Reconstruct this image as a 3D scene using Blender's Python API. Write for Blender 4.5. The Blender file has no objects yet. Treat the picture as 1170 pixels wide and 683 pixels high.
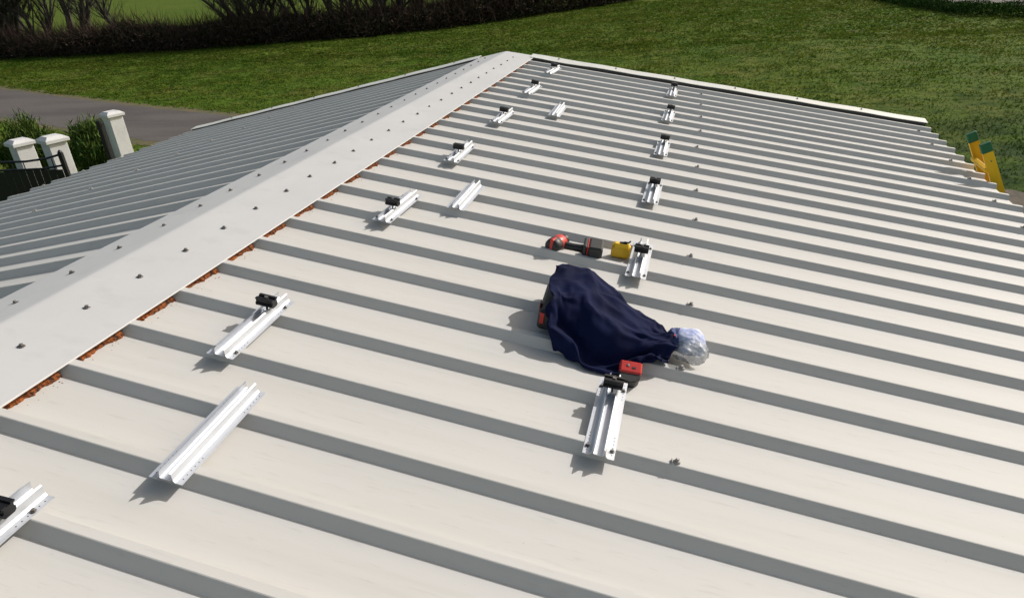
import bpy, math, random
import numpy as np
from mathutils import Vector, Matrix, noise as mnoise
R = math.radians
scene = bpy.context.scene
COL = scene.collection

# ------------------------------------------------------------------ camera
cam_d = bpy.data.cameras.new("camera"); cam = bpy.data.objects.new("camera", cam_d); COL.objects.link(cam)
cr = Vector((0.96589062, 0.25031080, -0.06633106)); cu = Vector((-0.05463424, 0.44737522, 0.89267604)); cf = Vector((-0.25312132, 0.85860347, -0.44579107))
M = Matrix((cr, cu, -cf)).transposed().to_4x4(); M.translation = Vector((2.11246, -1.09035, 0.93389)); cam.matrix_world = M
cam_d.sensor_width = 36; cam_d.lens = 785.14/1170*36; cam_d.clip_start = .05; cam_d.clip_end = 6000
scene.camera = cam
# ------------------------------------------------------------------ sky, sun
SUN_AZ, SUN_EL = 43.0, 33.0                                    # azimuth from +Y towards +X
w = bpy.data.worlds.new("World"); scene.world = w; w.use_nodes = True
nt = w.node_tree; bg = nt.nodes['Background']
sky = nt.nodes.new('ShaderNodeTexSky'); sky.sky_type = 'NISHITA'; sky.sun_disc = False
sky.sun_elevation = R(SUN_EL); sky.sun_rotation = R(SUN_AZ); sky.dust_density = 3.0; sky.ozone_density = .6; sky.altitude = 200
tint = nt.nodes.new('ShaderNodeMix'); tint.data_type = 'RGBA'; tint.blend_type = 'MULTIPLY'; tint.inputs[0].default_value = 1; tint.inputs[7].default_value = (1.08, 1.0, .82, 1)   # warm white balance
nt.links.new(sky.outputs[0], tint.inputs[6]); nt.links.new(tint.outputs[2], bg.inputs[0]); bg.inputs[1].default_value = .122
sd = bpy.data.lights.new("sun", 'SUN'); sun = bpy.data.objects.new("sun", sd); COL.objects.link(sun)
sd.energy = 3.7; sd.angle = R(.5); sd.color = (1, .98, .96)
sv = Vector((math.sin(R(SUN_AZ))*math.cos(R(SUN_EL)), math.cos(R(SUN_AZ))*math.cos(R(SUN_EL)), math.sin(R(SUN_EL))))
sun.rotation_euler = sv.to_track_quat('Z', 'Y').to_euler(); sun.location = (10, 10, 20)
scene.view_settings.view_transform = 'Standard'; scene.view_settings.look = 'None'
scene.view_settings.exposure = 0.0; scene.view_settings.gamma = 1

# ------------------------------------------------------------------ helpers
def mesh(name, V, F, smooth=False):
    me = bpy.data.meshes.new(name)
    me.from_pydata([tuple(v) for v in V], [], F); me.update()
    if smooth: me.polygons.foreach_set('use_smooth', [True]*len(me.polygons))
    return me
def big_mesh(name, V, F):                                       # V (n,3) array, F (m,k) array
    me = bpy.data.meshes.new(name); n, k = F.shape
    me.vertices.add(len(V)); me.vertices.foreach_set('co', V.astype(np.float32).ravel())
    me.loops.add(n*k); me.loops.foreach_set('vertex_index', F.astype(np.int32).ravel())
    me.polygons.add(n); me.polygons.foreach_set('loop_start', np.arange(0, n*k, k, dtype=np.int32))
    me.polygons.foreach_set('loop_total', np.full(n, k, np.int32)); me.update(calc_edges=True)
    return me
def link(name, me, mat=None, parent=None):
    if mat is not None and len(me.materials) == 0: me.materials.append(mat)
    o = bpy.data.objects.new(name, me); COL.objects.link(o); o.parent = parent
    return o
def empty(name, loc=(0, 0, 0), rot=(0, 0, 0)):
    o = bpy.data.objects.new(name, None); COL.objects.link(o); o.location = loc; o.rotation_euler = rot; o.empty_display_size = .1
    return o
def tag(o, label=None, cat=None, group=None, kind=None):
    if label: o['label'] = label
    if cat: o['category'] = cat
    if group: o['group'] = group
    if kind: o['kind'] = kind
    return o
def copy_tree(o, parent=None):
    c = o.copy(); COL.objects.link(c); c.parent = parent
    for ch in o.children: copy_tree(ch, c)
    return c
class MB:
    def __init__(s): s.V = []; s.F = []
    def add(s, V, F):
        b = len(s.V); s.V += [tuple(v) for v in V]; s.F += [tuple(i+b for i in f) for f in F]; return s
    def box(s, x0, x1, y0, y1, z0, z1, T=None, bev=0):
        if bev > 0:
            xs = (x0, x0+bev, x1-bev, x1); ys = (y0, y0+bev, y1-bev, y1); zs = (z0, z0+bev, z1-bev, z1)
            V = []; idx = {}
            for k, z in enumerate(zs):
                ins = bev if k in (0, 3) else 0
                ring = [(x0+bev, y0+ins), (x1-bev, y0+ins), (x1-ins, y0+bev), (x1-ins, y1-bev), (x1-bev, y1-ins), (x0+bev, y1-ins), (x0+ins, y1-bev), (x0+ins, y0+bev)]
                V += [(a, b, z) for a, b in ring]
            F = [tuple(range(7, -1, -1)), tuple(range(24, 32))]
            for k in range(3):
                for i in range(8): F.append((k*8+i, k*8+(i+1) % 8, (k+1)*8+(i+1) % 8, (k+1)*8+i))
        else:
            V = [(x, y, z) for z in (z0, z1) for x, y in ((x0, y0), (x1, y0), (x1, y1), (x0, y1))]
            F = [(3, 2, 1, 0), (4, 5, 6, 7), (0, 1, 5, 4), (1, 2, 6, 5), (2, 3, 7, 6), (3, 0, 4, 7)]
        if T is not None: V = [T @ Vector(v) for v in V]
        return s.add(V, F)
    def tube(s, P, rad, n=8, cap=True):
        P = [Vector(p) for p in P]; rad = rad if isinstance(rad, (list, tuple)) else [rad]*len(P)
        V = []; F = []; up = None
        for i, p in enumerate(P):
            d = (P[min(i+1, len(P)-1)]-P[max(i-1, 0)]).normalized()
            if up is None: up = Vector((0, 0, 1)) if abs(d.z) < .9 else Vector((1, 0, 0))
            a = d.cross(up); a = a.normalized() if a.length > 1e-6 else Vector((1, 0, 0)); b = a.cross(d); up = b
            for j in range(n):
                t = 2*math.pi*j/n; V.append(p+a*math.cos(t)*rad[i]+b*math.sin(t)*rad[i])
        for i in range(len(P)-1):
            for j in range(n): F.append((i*n+j, i*n+(j+1) % n, (i+1)*n+(j+1) % n, (i+1)*n+j))
        if cap: F += [tuple(range(n-1, -1, -1)), tuple((len(P)-1)*n+j for j in range(n))]
        return s.add(V, F)
    def lathe(s, prof, n=12, c=(0, 0, 0)):
        V = []; F = []
        for r_, z in prof:
            for j in range(n): t = 2*math.pi*j/n; V.append((c[0]+r_*math.cos(t), c[1]+r_*math.sin(t), c[2]+z))
        for i in range(len(prof)-1):
            for j in range(n): F.append((i*n+j, i*n+(j+1) % n, (i+1)*n+(j+1) % n, (i+1)*n+j))
        F += [tuple(range(n-1, -1, -1)), tuple((len(prof)-1)*n+j for j in range(n))]
        return s.add(V, F)
    def mesh(s, name, smooth=False): return mesh(name, s.V, s.F, smooth)
    def build(s, name, mat, parent=None, smooth=False): return link(name, s.mesh(name, smooth), mat, parent)

def mat(name, col, rough=.6, metal=0, noise=None, bump=None, spec=None, sheen=0, coat=0, stretch=(1, 1, 1), trans=0, alpha=1, island=0):
    """noise: list of (scale, colour2, lo, hi, stretch); bump: (scale, strength, distance)"""
    m = bpy.data.materials.new(name); m.use_nodes = True; nt = m.node_tree; N = nt.nodes; L = nt.links
    b = N['Principled BSDF']; b.inputs['Roughness'].default_value = rough; b.inputs['Metallic'].default_value = metal
    if spec is not None: b.inputs['Specular IOR Level'].default_value = spec
    if sheen: b.inputs['Sheen Weight'].default_value = sheen
    if coat: b.inputs['Coat Weight'].default_value = coat
    if trans: b.inputs['Transmission Weight'].default_value = trans
    b.inputs['Alpha'].default_value = alpha
    tc = N.new('ShaderNodeTexCoord'); cur = None
    rgb = N.new('ShaderNodeRGB'); rgb.outputs[0].default_value = (*col, 1); cur = rgb.outputs[0]
    for sc, c2, lo, hi, st in (noise or []):
        mp = N.new('ShaderNodeMapping'); mp.inputs['Scale'].default_value = st; L.new(tc.outputs['Object'], mp.inputs[0])
        n = N.new('ShaderNodeTexNoise'); n.inputs['Scale'].default_value = sc; n.inputs['Detail'].default_value = 6; n.inputs['Roughness'].default_value = .6
        L.new(mp.outputs[0], n.inputs['Vector'])
        r_ = N.new('ShaderNodeMapRange'); r_.inputs[1].default_value = lo; r_.inputs[2].default_value = hi; L.new(n.outputs[0], r_.inputs[0])
        mx = N.new('ShaderNodeMix'); mx.data_type = 'RGBA'; L.new(r_.outputs[0], mx.inputs[0]); L.new(cur, mx.inputs[6]); mx.inputs[7].default_value = (*c2, 1)
        cur = mx.outputs[2]
    if island:
        g = N.new('ShaderNodeNewGeometry'); hs = N.new('ShaderNodeHueSaturation')
        r_ = N.new('ShaderNodeMapRange'); r_.inputs[3].default_value = 1-island; r_.inputs[4].default_value = 1+island
        L.new(g.outputs['Random Per Island'], r_.inputs[0]); L.new(r_.outputs[0], hs.inputs['Value']); L.new(cur, hs.inputs['Color']); cur = hs.outputs[0]
    L.new(cur, b.inputs['Base Color'])
    if bump:
        n = N.new('ShaderNodeTexNoise'); n.inputs['Scale'].default_value = bump[0]; n.inputs['Detail'].default_value = 5
        mp = N.new('ShaderNodeMapping'); mp.inputs['Scale'].default_value = stretch; L.new(tc.outputs['Object'], mp.inputs[0]); L.new(mp.outputs[0], n.inputs['Vector'])
        bp = N.new('ShaderNodeBump'); bp.inputs['Strength'].default_value = bump[1]; bp.inputs['Distance'].default_value = bump[2]
        L.new(n.outputs[0], bp.inputs['Height']); L.new(bp.outputs[0], b.inputs['Normal'])
    return m
one = (1, 1, 1)
M_ = {}
M_['roof'] = mat('roof_paint', (.570, .556, .530), .62, 0,
    noise=[(1.1, (.588, .566, .535), .35, .7, (1, 1, 1)), (3.0, (.545, .528, .49), .45, .75, (.25, 5, 1)), (26, (.46, .445, .41), .58, .85, (.35, 3, 1)), (7, (.53, .513, .475), .58, .80, (.10, 4, 1)), (70, (.36, .33, .29), .70, .76, one)],
    bump=(5, .12, .004), stretch=(.5, 3, 1), spec=.2)
M_['cap'] = mat('cap_paint', (.565, .560, .555), .55, 0,
    noise=[(1.6, (.52, .518, .515), .4, .7, one), (9, (.48, .475, .47), .55, .85, (.6, 1, 1)), (60, (.4, .39, .38), .73, .8, one)], bump=(4, .15, .004), spec=.25)
M_['white_trim'] = mat('white_trim', (.70, .69, .64), .4, 0, noise=[(6, (.6, .58, .52), .5, .8, one)])
M_['core'] = mat('panel_core', (.42, .34, .24), .9, 0, noise=[(30, (.3, .2, .1), .4, .7, one)])
M_['foam'] = mat('aged_foam', (.27, .072, .012), .95, 0, noise=[(70, (.03, .010, .005), .42, .6, one), (170, (.48, .18, .04), .58, .75, one)], bump=(160, .9, .004))
M_['alu'] = mat('mill_aluminium', (.60, .62, .66), .50, .40, noise=[(8, (.52, .54, .58), .4, .7, (3, .3, 1))], bump=(60, .05, .001), stretch=(6, .2, 1))
M_['steel'] = mat('screw_steel', (.22, .205, .19), .5, .6, noise=[(120, (.07, .06, .055), .4, .7, one)])
M_['dull_zinc'] = mat('dull_zinc', (.36, .34, .32), .6, .3, noise=[(90, (.18, .16, .14), .45, .7, one)])
M_['gap_shade'] = mat('gap_shade_black', (.05, .05, .05), .7)  # flat black painting the shade below the verge flashing lip
M_['black_ano'] = mat('black_anodised', (.012, .012, .013), .38, .3)
M_['hole'] = mat('dark_hole', (.03, .03, .035), .8)
M_['navy'] = mat('navy_fabric', (.005, .009, .044), .85, 0, noise=[(9, (.004, .006, .030), .4, .65, one)], bump=(350, .25, .001), sheen=.0, spec=.12)
M_['blackp'] = mat('black_plastic', (.015, .015, .016), .5, 0, noise=[(40, (.03, .028, .026), .5, .8, one)], bump=(300, .1, .001))
M_['redp'] = mat('red_plastic', (.55, .025, .02), .4, 0, noise=[(50, (.35, .02, .015), .5, .8, one)])
M_['yel'] = mat('yellow_plastic', (.86, .52, .012), .4, 0, noise=[(25, (.78, .45, .01), .5, .8, one)])
M_['ladder'] = mat('yellow_fibreglass', (.84, .50, .012), .5, 0, noise=[(12, (.68, .38, .01), .45, .8, (1, 1, .2))])
M_['greencap'] = mat('green_rubber', (.01, .12, .045), .55, 0, noise=[(40, (.02, .07, .05), .5, .8, one)])
M_['paleblue'] = mat('pale_blue_cloth', (.42, .47, .72), .7, 0, noise=[(14, (.7, .72, .85), .42, .55, one)], bump=(40, .4, .004))
M_['film'] = mat('clear_film', (.50, .53, .56), .34, 0, noise=[(24, (.16, .18, .19), .45, .6, one)], bump=(26, .8, .008), alpha=.50, coat=.15, spec=.4)
M_['bluecloth'] = mat('dusky_blue_cloth', (.06, .08, .20), .8, 0)
M_['plaster'] = mat('white_plaster', (.68, .67, .66), .85, 0, noise=[(5, (.56, .55, .54), .45, .8, one), (40, (.36, .35, .34), .6, .8, one)], bump=(120, .4, .003))
M_['stucco'] = mat('wall_stucco', (.55, .50, .42), .9, 0, noise=[(2, (.46, .42, .35), .45, .7, one)], bump=(90, .5, .004))
M_['bmetal'] = mat('black_gate_paint', (.012, .013, .016), .45, .2, noise=[(20, (.02, .02, .022), .5, .8, one)])
M_['bark'] = mat('grey_bark', (.060, .050, .040), .9, 0, noise=[(6, (.03, .025, .02), .4, .7, (1, 1, .3)), (3, (.045, .055, .025), .5, .7, one)], bump=(20, .6, .02))
M_['twig'] = mat('bramble_twigs', (.075, .055, .040), .95, 0, spec=.05, noise=[(.8, (.085, .055, .045), .45, .6, one)], island=.5)
M_['hleaf'] = mat('hedge_leaf', (.018, .030, .010), .8, 0, spec=.1, noise=[(.5, (.035, .03, .018), .45, .6, one)], island=.5)
M_['sleaf'] = mat('shrub_leaf', (.05, .10, .018), .7, 0, spec=.15, noise=[(1.5, (.10, .14, .025), .4, .65, one)], island=.45)
M_['cleaf'] = mat('clipped_hedge_leaf', (.042, .10, .012), .85, 0, spec=.05, noise=[(1.2, (.03, .06, .015), .4, .65, one)], island=.45)
M_['asphalt'] = mat('old_asphalt', (.100, .086, .078), .9, 0, noise=[(.5, (.068, .057, .053), .42, .6, (.35, 1.4, 1)), (25, (.16, .145, .135), .55, .75, one)], bump=(60, .4, .01))
M_['paint'] = mat('road_paint', (.7, .7, .68), .6)
M_['soil'] = mat('bare_soil', (.12, .09, .065), .95, 0, noise=[(3, (.07, .055, .04), .4, .6, one), (12, (.05, .06, .02), .55, .7, one)], bump=(20, .6, .03))
M_['dryverge'] = mat('dry_verge', (.13, .10, .045), .95, 0, noise=[(4, (.07, .085, .025), .45, .6, one)], bump=(15, .5, .03))

def grass_mat(name, island):
    m = bpy.data.materials.new(name); m.use_nodes = True; N = m.node_tree.nodes; L = m.node_tree.links; b = N['Principled BSDF']
    b.inputs['Roughness'].default_value = .9; b.inputs['Specular IOR Level'].default_value = .05
    tc = N.new('ShaderNodeNewGeometry')
    def nz(scale, lo, hi, st=(1, 1, 1), det=5):
        mp = N.new('ShaderNodeMapping'); mp.inputs['Scale'].default_value = st; mp.inputs['Rotation'].default_value = (0, 0, R(-15)); L.new(tc.outputs['Position'], mp.inputs[0])
        n = N.new('ShaderNodeTexNoise'); n.inputs['Scale'].default_value = scale; n.inputs['Detail'].default_value = det; L.new(mp.outputs[0], n.inputs['Vector'])
        r_ = N.new('ShaderNodeMapRange'); r_.inputs[1].default_value = lo; r_.inputs[2].default_value = hi; L.new(n.outputs[0], r_.inputs[0]); return r_.outputs[0]
    def mix(f, a, c):
        mx = N.new('ShaderNodeMix'); mx.data_type = 'RGBA'; L.new(f, mx.inputs[0])
        if isinstance(a, tuple): mx.inputs[6].default_value = (*a, 1)
        else: L.new(a, mx.inputs[6])
        mx.inputs[7].default_value = (*c, 1); return mx.outputs[2]
    c = mix(nz(.16, .38, .62), (.074, .126, .013), (.102, .136, .017))
    c = mix(nz(.55, .48, .70), c, (.125, .140, .028))
    c = mix(nz(2.2, .46, .66, (1, 2.2, 1)), c, (.044, .082, .010))
    c = mix(nz(1.3, .60, .78), c, (.13, .135, .035))
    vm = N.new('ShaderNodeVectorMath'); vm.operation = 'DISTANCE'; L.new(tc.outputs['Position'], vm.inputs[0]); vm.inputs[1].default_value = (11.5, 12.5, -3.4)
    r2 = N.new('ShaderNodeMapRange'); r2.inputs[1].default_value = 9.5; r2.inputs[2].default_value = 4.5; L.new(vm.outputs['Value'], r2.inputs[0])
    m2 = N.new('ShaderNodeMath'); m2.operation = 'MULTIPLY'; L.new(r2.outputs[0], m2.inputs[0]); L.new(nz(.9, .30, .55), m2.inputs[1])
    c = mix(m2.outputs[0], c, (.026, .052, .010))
    if island:
        hs = N.new('ShaderNodeHueSaturation'); r_ = N.new('ShaderNodeMapRange'); r_.inputs[3].default_value = 1-island; r_.inputs[4].default_value = 1+island
        L.new(tc.outputs['Random Per Island'], r_.inputs[0]); L.new(r_.outputs[0], hs.inputs['Value']); L.new(c, hs.inputs['Color']); c = hs.outputs[0]
    L.new(c, b.inputs['Base Color'])
    bp = N.new('ShaderNodeBump'); bp.inputs['Strength'].default_value = .8; bp.inputs['Distance'].default_value = .06
    n = N.new('ShaderNodeTexNoise'); n.inputs['Scale'].default_value = 7; n.inputs['Detail'].default_value = 6; L.new(tc.outputs['Position'], n.inputs['Vector'])
    if island:
        tl = N.new('ShaderNodeBsdfTranslucent'); L.new(c, tl.inputs[0]); mxs = N.new('ShaderNodeMixShader'); mxs.inputs[0].default_value = .45
        L.new(b.outputs[0], mxs.inputs[1]); L.new(tl.outputs[0], mxs.inputs[2]); L.new(mxs.outputs[0], N['Material Output'].inputs[0])
    if not island: L.new(n.outputs[0], bp.inputs['Height']); L.new(bp.outputs[0], b.inputs['Normal'])
    return m
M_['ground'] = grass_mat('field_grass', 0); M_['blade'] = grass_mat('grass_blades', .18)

# ------------------------------------------------------------------ ground and roads
ZG = -3.4
rng = np.random.default_rng(7)
ROAD = np.array([(-72, 42), (-50, 33), (-32.6, 25.3), (-27.2, 23.1), (-21.6, 20.9), (-17.6, 19.4), (-15, 18.5), (-12.6, 17.5), (-5, 15.0), (1.0, 13.6)])
ROADW = [2.0, 2.0, 1.85, 1.8, 1.7, 1.7, 1.7, 1.6, 1.5, 1.4]
ROAD2 = np.array([(14.5, 66), (17.0, 56), (20.5, 48.5), (26, 42.0), (36, 35.5), (60, 26)])
def seg_dist(P, L):
    d = np.full(len(P), 1e9)
    for a, b in zip(L[:-1], L[1:]):
        ab = b-a; t = np.clip(((P-a)@ab)/(ab@ab), 0, 1); d = np.minimum(d, np.hypot(*(P-a-t[:, None]*ab).T))
    return d
def vnoise(P, s, seed=0):                                        # smooth value noise, vectorised
    g = np.random.default_rng(seed).random((256, 256)); q = P*s; i = np.floor(q).astype(int); f = q-i; f = f*f*(3-2*f)
    a = g[i[:, 0] % 256, i[:, 1] % 256]; b = g[(i[:, 0]+1) % 256, i[:, 1] % 256]; c = g[i[:, 0] % 256, (i[:, 1]+1) % 256]; d = g[(i[:, 0]+1) % 256, (i[:, 1]+1) % 256]
    return (a*(1-f[:, 0])+b*f[:, 0])*(1-f[:, 1])+(c*(1-f[:, 0])+d*f[:, 0])*f[:, 1]
def relief(P):
    n = (vnoise(P*[1, 1.6], 1.1, 1)-.5)*.10+(vnoise(P*[1, 1.8], 2.6, 2)-.5)*.075+(vnoise(P, .13, 3)-.5)*.25
    m = np.clip((seg_dist(P, ROAD)-2.1)/1.0, 0, 1)*np.clip((seg_dist(P, ROAD2)-3.2)/1.5, 0, 1)
    m *= np.clip((np.maximum(np.abs(P[:, 0])-4.6, np.maximum(-4.5-P[:, 1], P[:, 1]-7.0)))/1.0, 0, 1)
    return n*m
far = lambda a, b: list(np.geomspace(a, b, 14))
xs = np.array([-(x) for x in far(60, 3000)][::-1][:-1]+list(np.arange(-60, 28, .22))+far(28, 3000))
ys = np.array([-(x) for x in far(8, 3000)][::-1][:-1]+list(np.arange(-8, 5, .6))+list(np.arange(5, 66, .22))+far(66, 3000))
X, Y = np.meshgrid(xs, ys, indexing='ij'); P = np.stack([X.ravel(), Y.ravel()], 1)
Z = ZG-.004+relief(P)
ii = np.arange(len(xs)*len(ys)).reshape(len(xs), len(ys))
F = np.stack([ii[:-1, :-1].ravel(), ii[1:, :-1].ravel(), ii[1:, 1:].ravel(), ii[:-1, 1:].ravel()], 1)
gme = big_mesh('ground', np.column_stack([P, Z]), F); gme.polygons.foreach_set('use_smooth', [True]*len(gme.polygons))
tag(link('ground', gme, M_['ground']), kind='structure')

def strip(name, L, W, z, m, jit=0, seed=0):
    L = np.array(L, float); W = np.array(W, float) if hasattr(W, '__len__') else np.full(len(L), W)
    t = np.linspace(0, len(L)-1, (len(L)-1)*14+1); k = np.clip(t.astype(int), 0, len(L)-2); f = (t-k)[:, None]
    g = lambda A, i: A[np.clip(i, 0, len(A)-1)]
    C = .5*((2*g(L, k))+(-g(L, k-1)+g(L, k+1))*f+(2*g(L, k-1)-5*g(L, k)+4*g(L, k+1)-g(L, k+2))*f**2+(-g(L, k-1)+3*g(L, k)-3*g(L, k+1)+g(L, k+2))*f**3)
    Wd = np.interp(t, range(len(W)), W); T = np.gradient(C, axis=0); T /= np.linalg.norm(T, axis=1)[:, None]; Nn = np.stack([-T[:, 1], T[:, 0]], 1)
    rr = np.random.default_rng(seed); j1 = rr.normal(0, jit, len(t)); j2 = rr.normal(0, jit, len(t))
    a = C+Nn*(Wd+j1)[:, None]; b = C-Nn*(Wd+j2)[:, None]
    V = [(x, y, z) for x, y in a]+[(x, y, z) for x, y in b]; n = len(t)
    me = mesh(name, V, [(i, i+n, i+n+1, i+1) for i in range(n-1)]); return link(name, me, m)
tag(strip('verge', ROAD, [w_+.45 for w_ in ROADW], ZG+.002, M_['dryverge'], .12, 1), kind='structure')
tag(strip('road', ROAD, ROADW, ZG+.007, M_['asphalt'], .04, 2), kind='structure')
tag(strip('road', ROAD2, 2.9, ZG+.006, M_['asphalt'], .02, 3), kind='structure')
tag(strip('road_line', ROAD2+np.array([1.2, .9]), .07, ZG+.011, M_['paint']), kind='structure')
soil = []
for k in range(40):
    a = 2*math.pi*k/40; r_ = 1+.10*math.sin(2*a+1)+.05*math.sin(5*a)+.04*math.sin(11*a); soil.append((7.3+.75*r_*math.cos(a), 11.6+1.0*r_*math.sin(a), ZG+.01))
tag(link('soil', mesh('soil', soil, [tuple(range(40))]), M_['soil']), kind='structure')

# ------------------------------------------------------------------ grass tufts (stuff)
def blades(n, xr, yr, hmin, hmax, wmin, wmax, dens=None, seed=5):
    rr = np.random.default_rng(seed); P = np.column_stack([rr.uniform(*xr, n), rr.uniform(*yr, n)])
    d = np.hypot(P[:, 0]-2.1, P[:, 1]+1.1)
    ang = np.degrees(np.arctan2(P[:, 0]-2.1, P[:, 1]+1.1))
    keep = (ang > -62) & (ang < 30) & (d > 9) & (seg_dist(P, ROAD) > 2.0) & (seg_dist(P, ROAD2) > 3.1)
    keep &= rr.random(n) < np.clip(.35+vnoise(P*[1, 1.6], 1.1, 1)*.9, 0, 1)
    keep &= ~((np.abs(P[:, 0]) < 4.6) & (P[:, 1] < 7))
    P = P[keep]; d = d[keep]; n = len(P)
    h = rr.uniform(hmin, hmax, n)*(.5+vnoise(P, .9, 9)); wd = rr.uniform(wmin, wmax, n)*np.clip(d/22, .8, 2.2); a = rr.uniform(0, 2*math.pi, n)
    z = ZG-.01+relief(P); ln = rr.normal(0, .9, (n, 2))*h[:, None]
    dx = np.cos(a)*wd/2; dy = np.sin(a)*wd/2
    V = np.empty((n, 3, 3)); V[:, 0] = np.column_stack([P[:, 0]-dx, P[:, 1]-dy, z]); V[:, 1] = np.column_stack([P[:, 0]+dx, P[:, 1]+dy, z]); V[:, 2] = np.column_stack([P[:, 0]+ln[:, 0], P[:, 1]+ln[:, 1], z+h])
    return V.reshape(-1, 3), np.arange(3*n).reshape(-1, 3)
V1, F1 = blades(330000, (-40, 22), (9, 36), .02, .065, .025, .06, seed=5)
V2, F2 = blades(260000, (-58, 22), (34, 64), .03, .09, .04, .08, seed=6)
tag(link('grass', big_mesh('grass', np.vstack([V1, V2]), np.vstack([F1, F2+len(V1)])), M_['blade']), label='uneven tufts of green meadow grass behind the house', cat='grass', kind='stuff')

# ------------------------------------------------------------------ building
TH = R(10.690985); T_ = math.tan(TH); CS = math.cos(TH)
H = .032; PITCH = .25; LE = 4.225/CS; Y0, Y1 = -3.5, 6.5
CORE = .05
house = empty('house', (0, 0, ZG)); tag(house, 'low gabled building with a pale ribbed sheet metal roof under the camera', 'building')
def profile(k0, npitch):
    P = []
    for k in range(npitch):
        y = k0+k*PITCH
        P += [(y-.026, -H), (y-.0018, -.0014), (y+.0008, 0), (y+.0250, 0), (y+.0255, -.0006), (y+.0405, -H)]
    y = k0+npitch*PITCH
    P += [(y-.0275, -H+.0004), (y-.0022, -.0006), (y+.0004, .0006), (y+.0254, .0006), (y+.0262, -.0010)]
    return P
def panel_mesh(side):
    pr = profile(0, 4); n = len(pr)
    s0, s1 = .02, LE; st = np.linspace(s0, s1, 6)
    V = []; F = []
    for s in st: V += [(side*s, y, h) for y, h in pr]
    for i in range(len(st)-1):
        for j in range(n-1):
            f = (i*n+j, (i+1)*n+j, (i+1)*n+j+1, i*n+j+1); F.append(f if side > 0 else f[::-1])
    # closed eave end: the sheet folds down over the core, underside
    me = mesh('roof_panel', V, F); me.materials.append(M_['roof']); return me
def core_mesh(side):
    pr = [q for q in profile(0, 4)[:-5]]; y1 = 1-.0265
    b = MB(); e = LE-.003
    V = []; F = []
    pr2 = [(y, h-.0012) for y, h in pr]+[(y1, -H-.0012)]; n = len(pr2)
    for s in (.03, e):
        V += [(side*s, y, h) for y, h in pr2]+[(side*s, y1, -H-CORE), (side*s, pr2[0][0], -H-CORE)]
    m_ = n+2
    for s_i in (0, 1):
        base = s_i*m_
        # fan as quads from profile to bottom
        bv = len(V)
        V += [(V[base][0], y, -H-CORE) for y, h in pr2]
        for j in range(n-1): F.append((base+j, base+j+1, bv+j+1, bv+j))
    F.append((n, n+1, m_+n+1, m_+n)); F.append((n-1, n, m_+n, m_+n-1)); F.append((0, m_, m_+n+1, n+1))
    me = mesh('panel_core', V, F); me.materials.append(M_['core']); return me
def screw_mesh():
    b = MB(); b.lathe([(.0095, 0), (.0105, .001), (.0095, .0022), (.0045, .003), (.0045, .0032)], 14)
    b.lathe([(.0052, .0032), (.0056, .0036), (.0056, .0075), (.0048, .0085)], 6)
    me = b.mesh('screw'); me.materials.append(M_['steel']); return me
SCREW = screw_mesh()
def saddle_mesh():
    b = MB(); b.lathe([(.0115, 0), (.0115, .0015), (.008, .0060), (.006, .0062)], 12); b.lathe([(.0055, .0062), (.006, .007), (.006, .0125), (.0048, .0138)], 6); b.box(-.0155, -.0135, -.011, .006, -.006, .0075)
    me = b.mesh('screw'); me.materials.append(M_['dull_zinc']); return me
SADDLE = saddle_mesh()
rnd = random.Random(3)
for side in (1, -1):
    me = panel_mesh(side); ce = core_mesh(side)
    for i in range(10):
        y = Y0+i
        o = link('roof_panel', me, None, house); o.location = (0, y, -ZG); o.rotation_euler = (0, TH*side, 0)
        link('panel_core', ce, None, o)
        for sx in ((2.1, 4.05) if side > 0 else (2.4, 4.05)):
            for q in (0, .5):
                yy = round((y+q)*4)/4
                if (yy*2) % 1 == 0:
                    s_ = link('screw', SADDLE, None, o); s_.location = (side*(sx/CS+rnd.uniform(-.012, .012)), q+.0125, .0006); s_.rotation_euler = (rnd.uniform(-.08, .08), rnd.uniform(-.08, .08), rnd.uniform(-.1, .1))
# ridge cap: two wings with a soft bend, thickness and a short hem
WR, WL = .3335, .3155
def cap_mesh():
    sec = []
    for s in (-WL-.0015, -WL, -WL*.75, -WL*.5, -.12, -.06, -.04, -.028, -.018, -.010, -.003, .003, .010, .018, .028, .04, .06, .12, WR*.5, WR*.75, WR, WR+.0015):
        a = abs(s); h = .0030
        zz = -math.sqrt(a*a+.012**2)*T_*CS+.012*T_*CS*0.2+h
        if a > .31: pass
        sec.append((s*CS, zz+.0006, a))
    V = []; F = []
    ys_ = np.linspace(Y0, Y1+.066, 81)
    def wob(x, y): return .0012*math.sin(y*2.1+x*4)+.0009*math.sin(y*5.3+1.3*x)+.0007*math.sin(y*12.57)
    for y in ys_:
        for j, (x, z, a) in enumerate(sec):
            zz = z+(wob(x, y)*.5 if .06 < abs(x) < .29 else 0)
            if j in (0, len(sec)-1): zz -= .003
            V.append((x, y, zz))
        for j, (x, z, a) in reversed(list(enumerate(sec))): V.append((x, y, z-.0016-(.003 if j in (0, len(sec)-1) else 0)))
    n = len(sec)*2
    for i in range(len(ys_)-1):
        for j in range(n): F.append((i*n+j, i*n+(j+1) % n, (i+1)*n+(j+1) % n, (i+1)*n+j))
    F += [tuple(range(n-1, -1, -1)), tuple((len(ys_)-1)*n+j for j in range(n))]
    me = mesh('ridge_cap', V, [f[::-1] for f in F])
    return me
cap = link('ridge_cap', cap_mesh(), M_['cap'], house); cap.location = (0, 0, -ZG)
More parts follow.
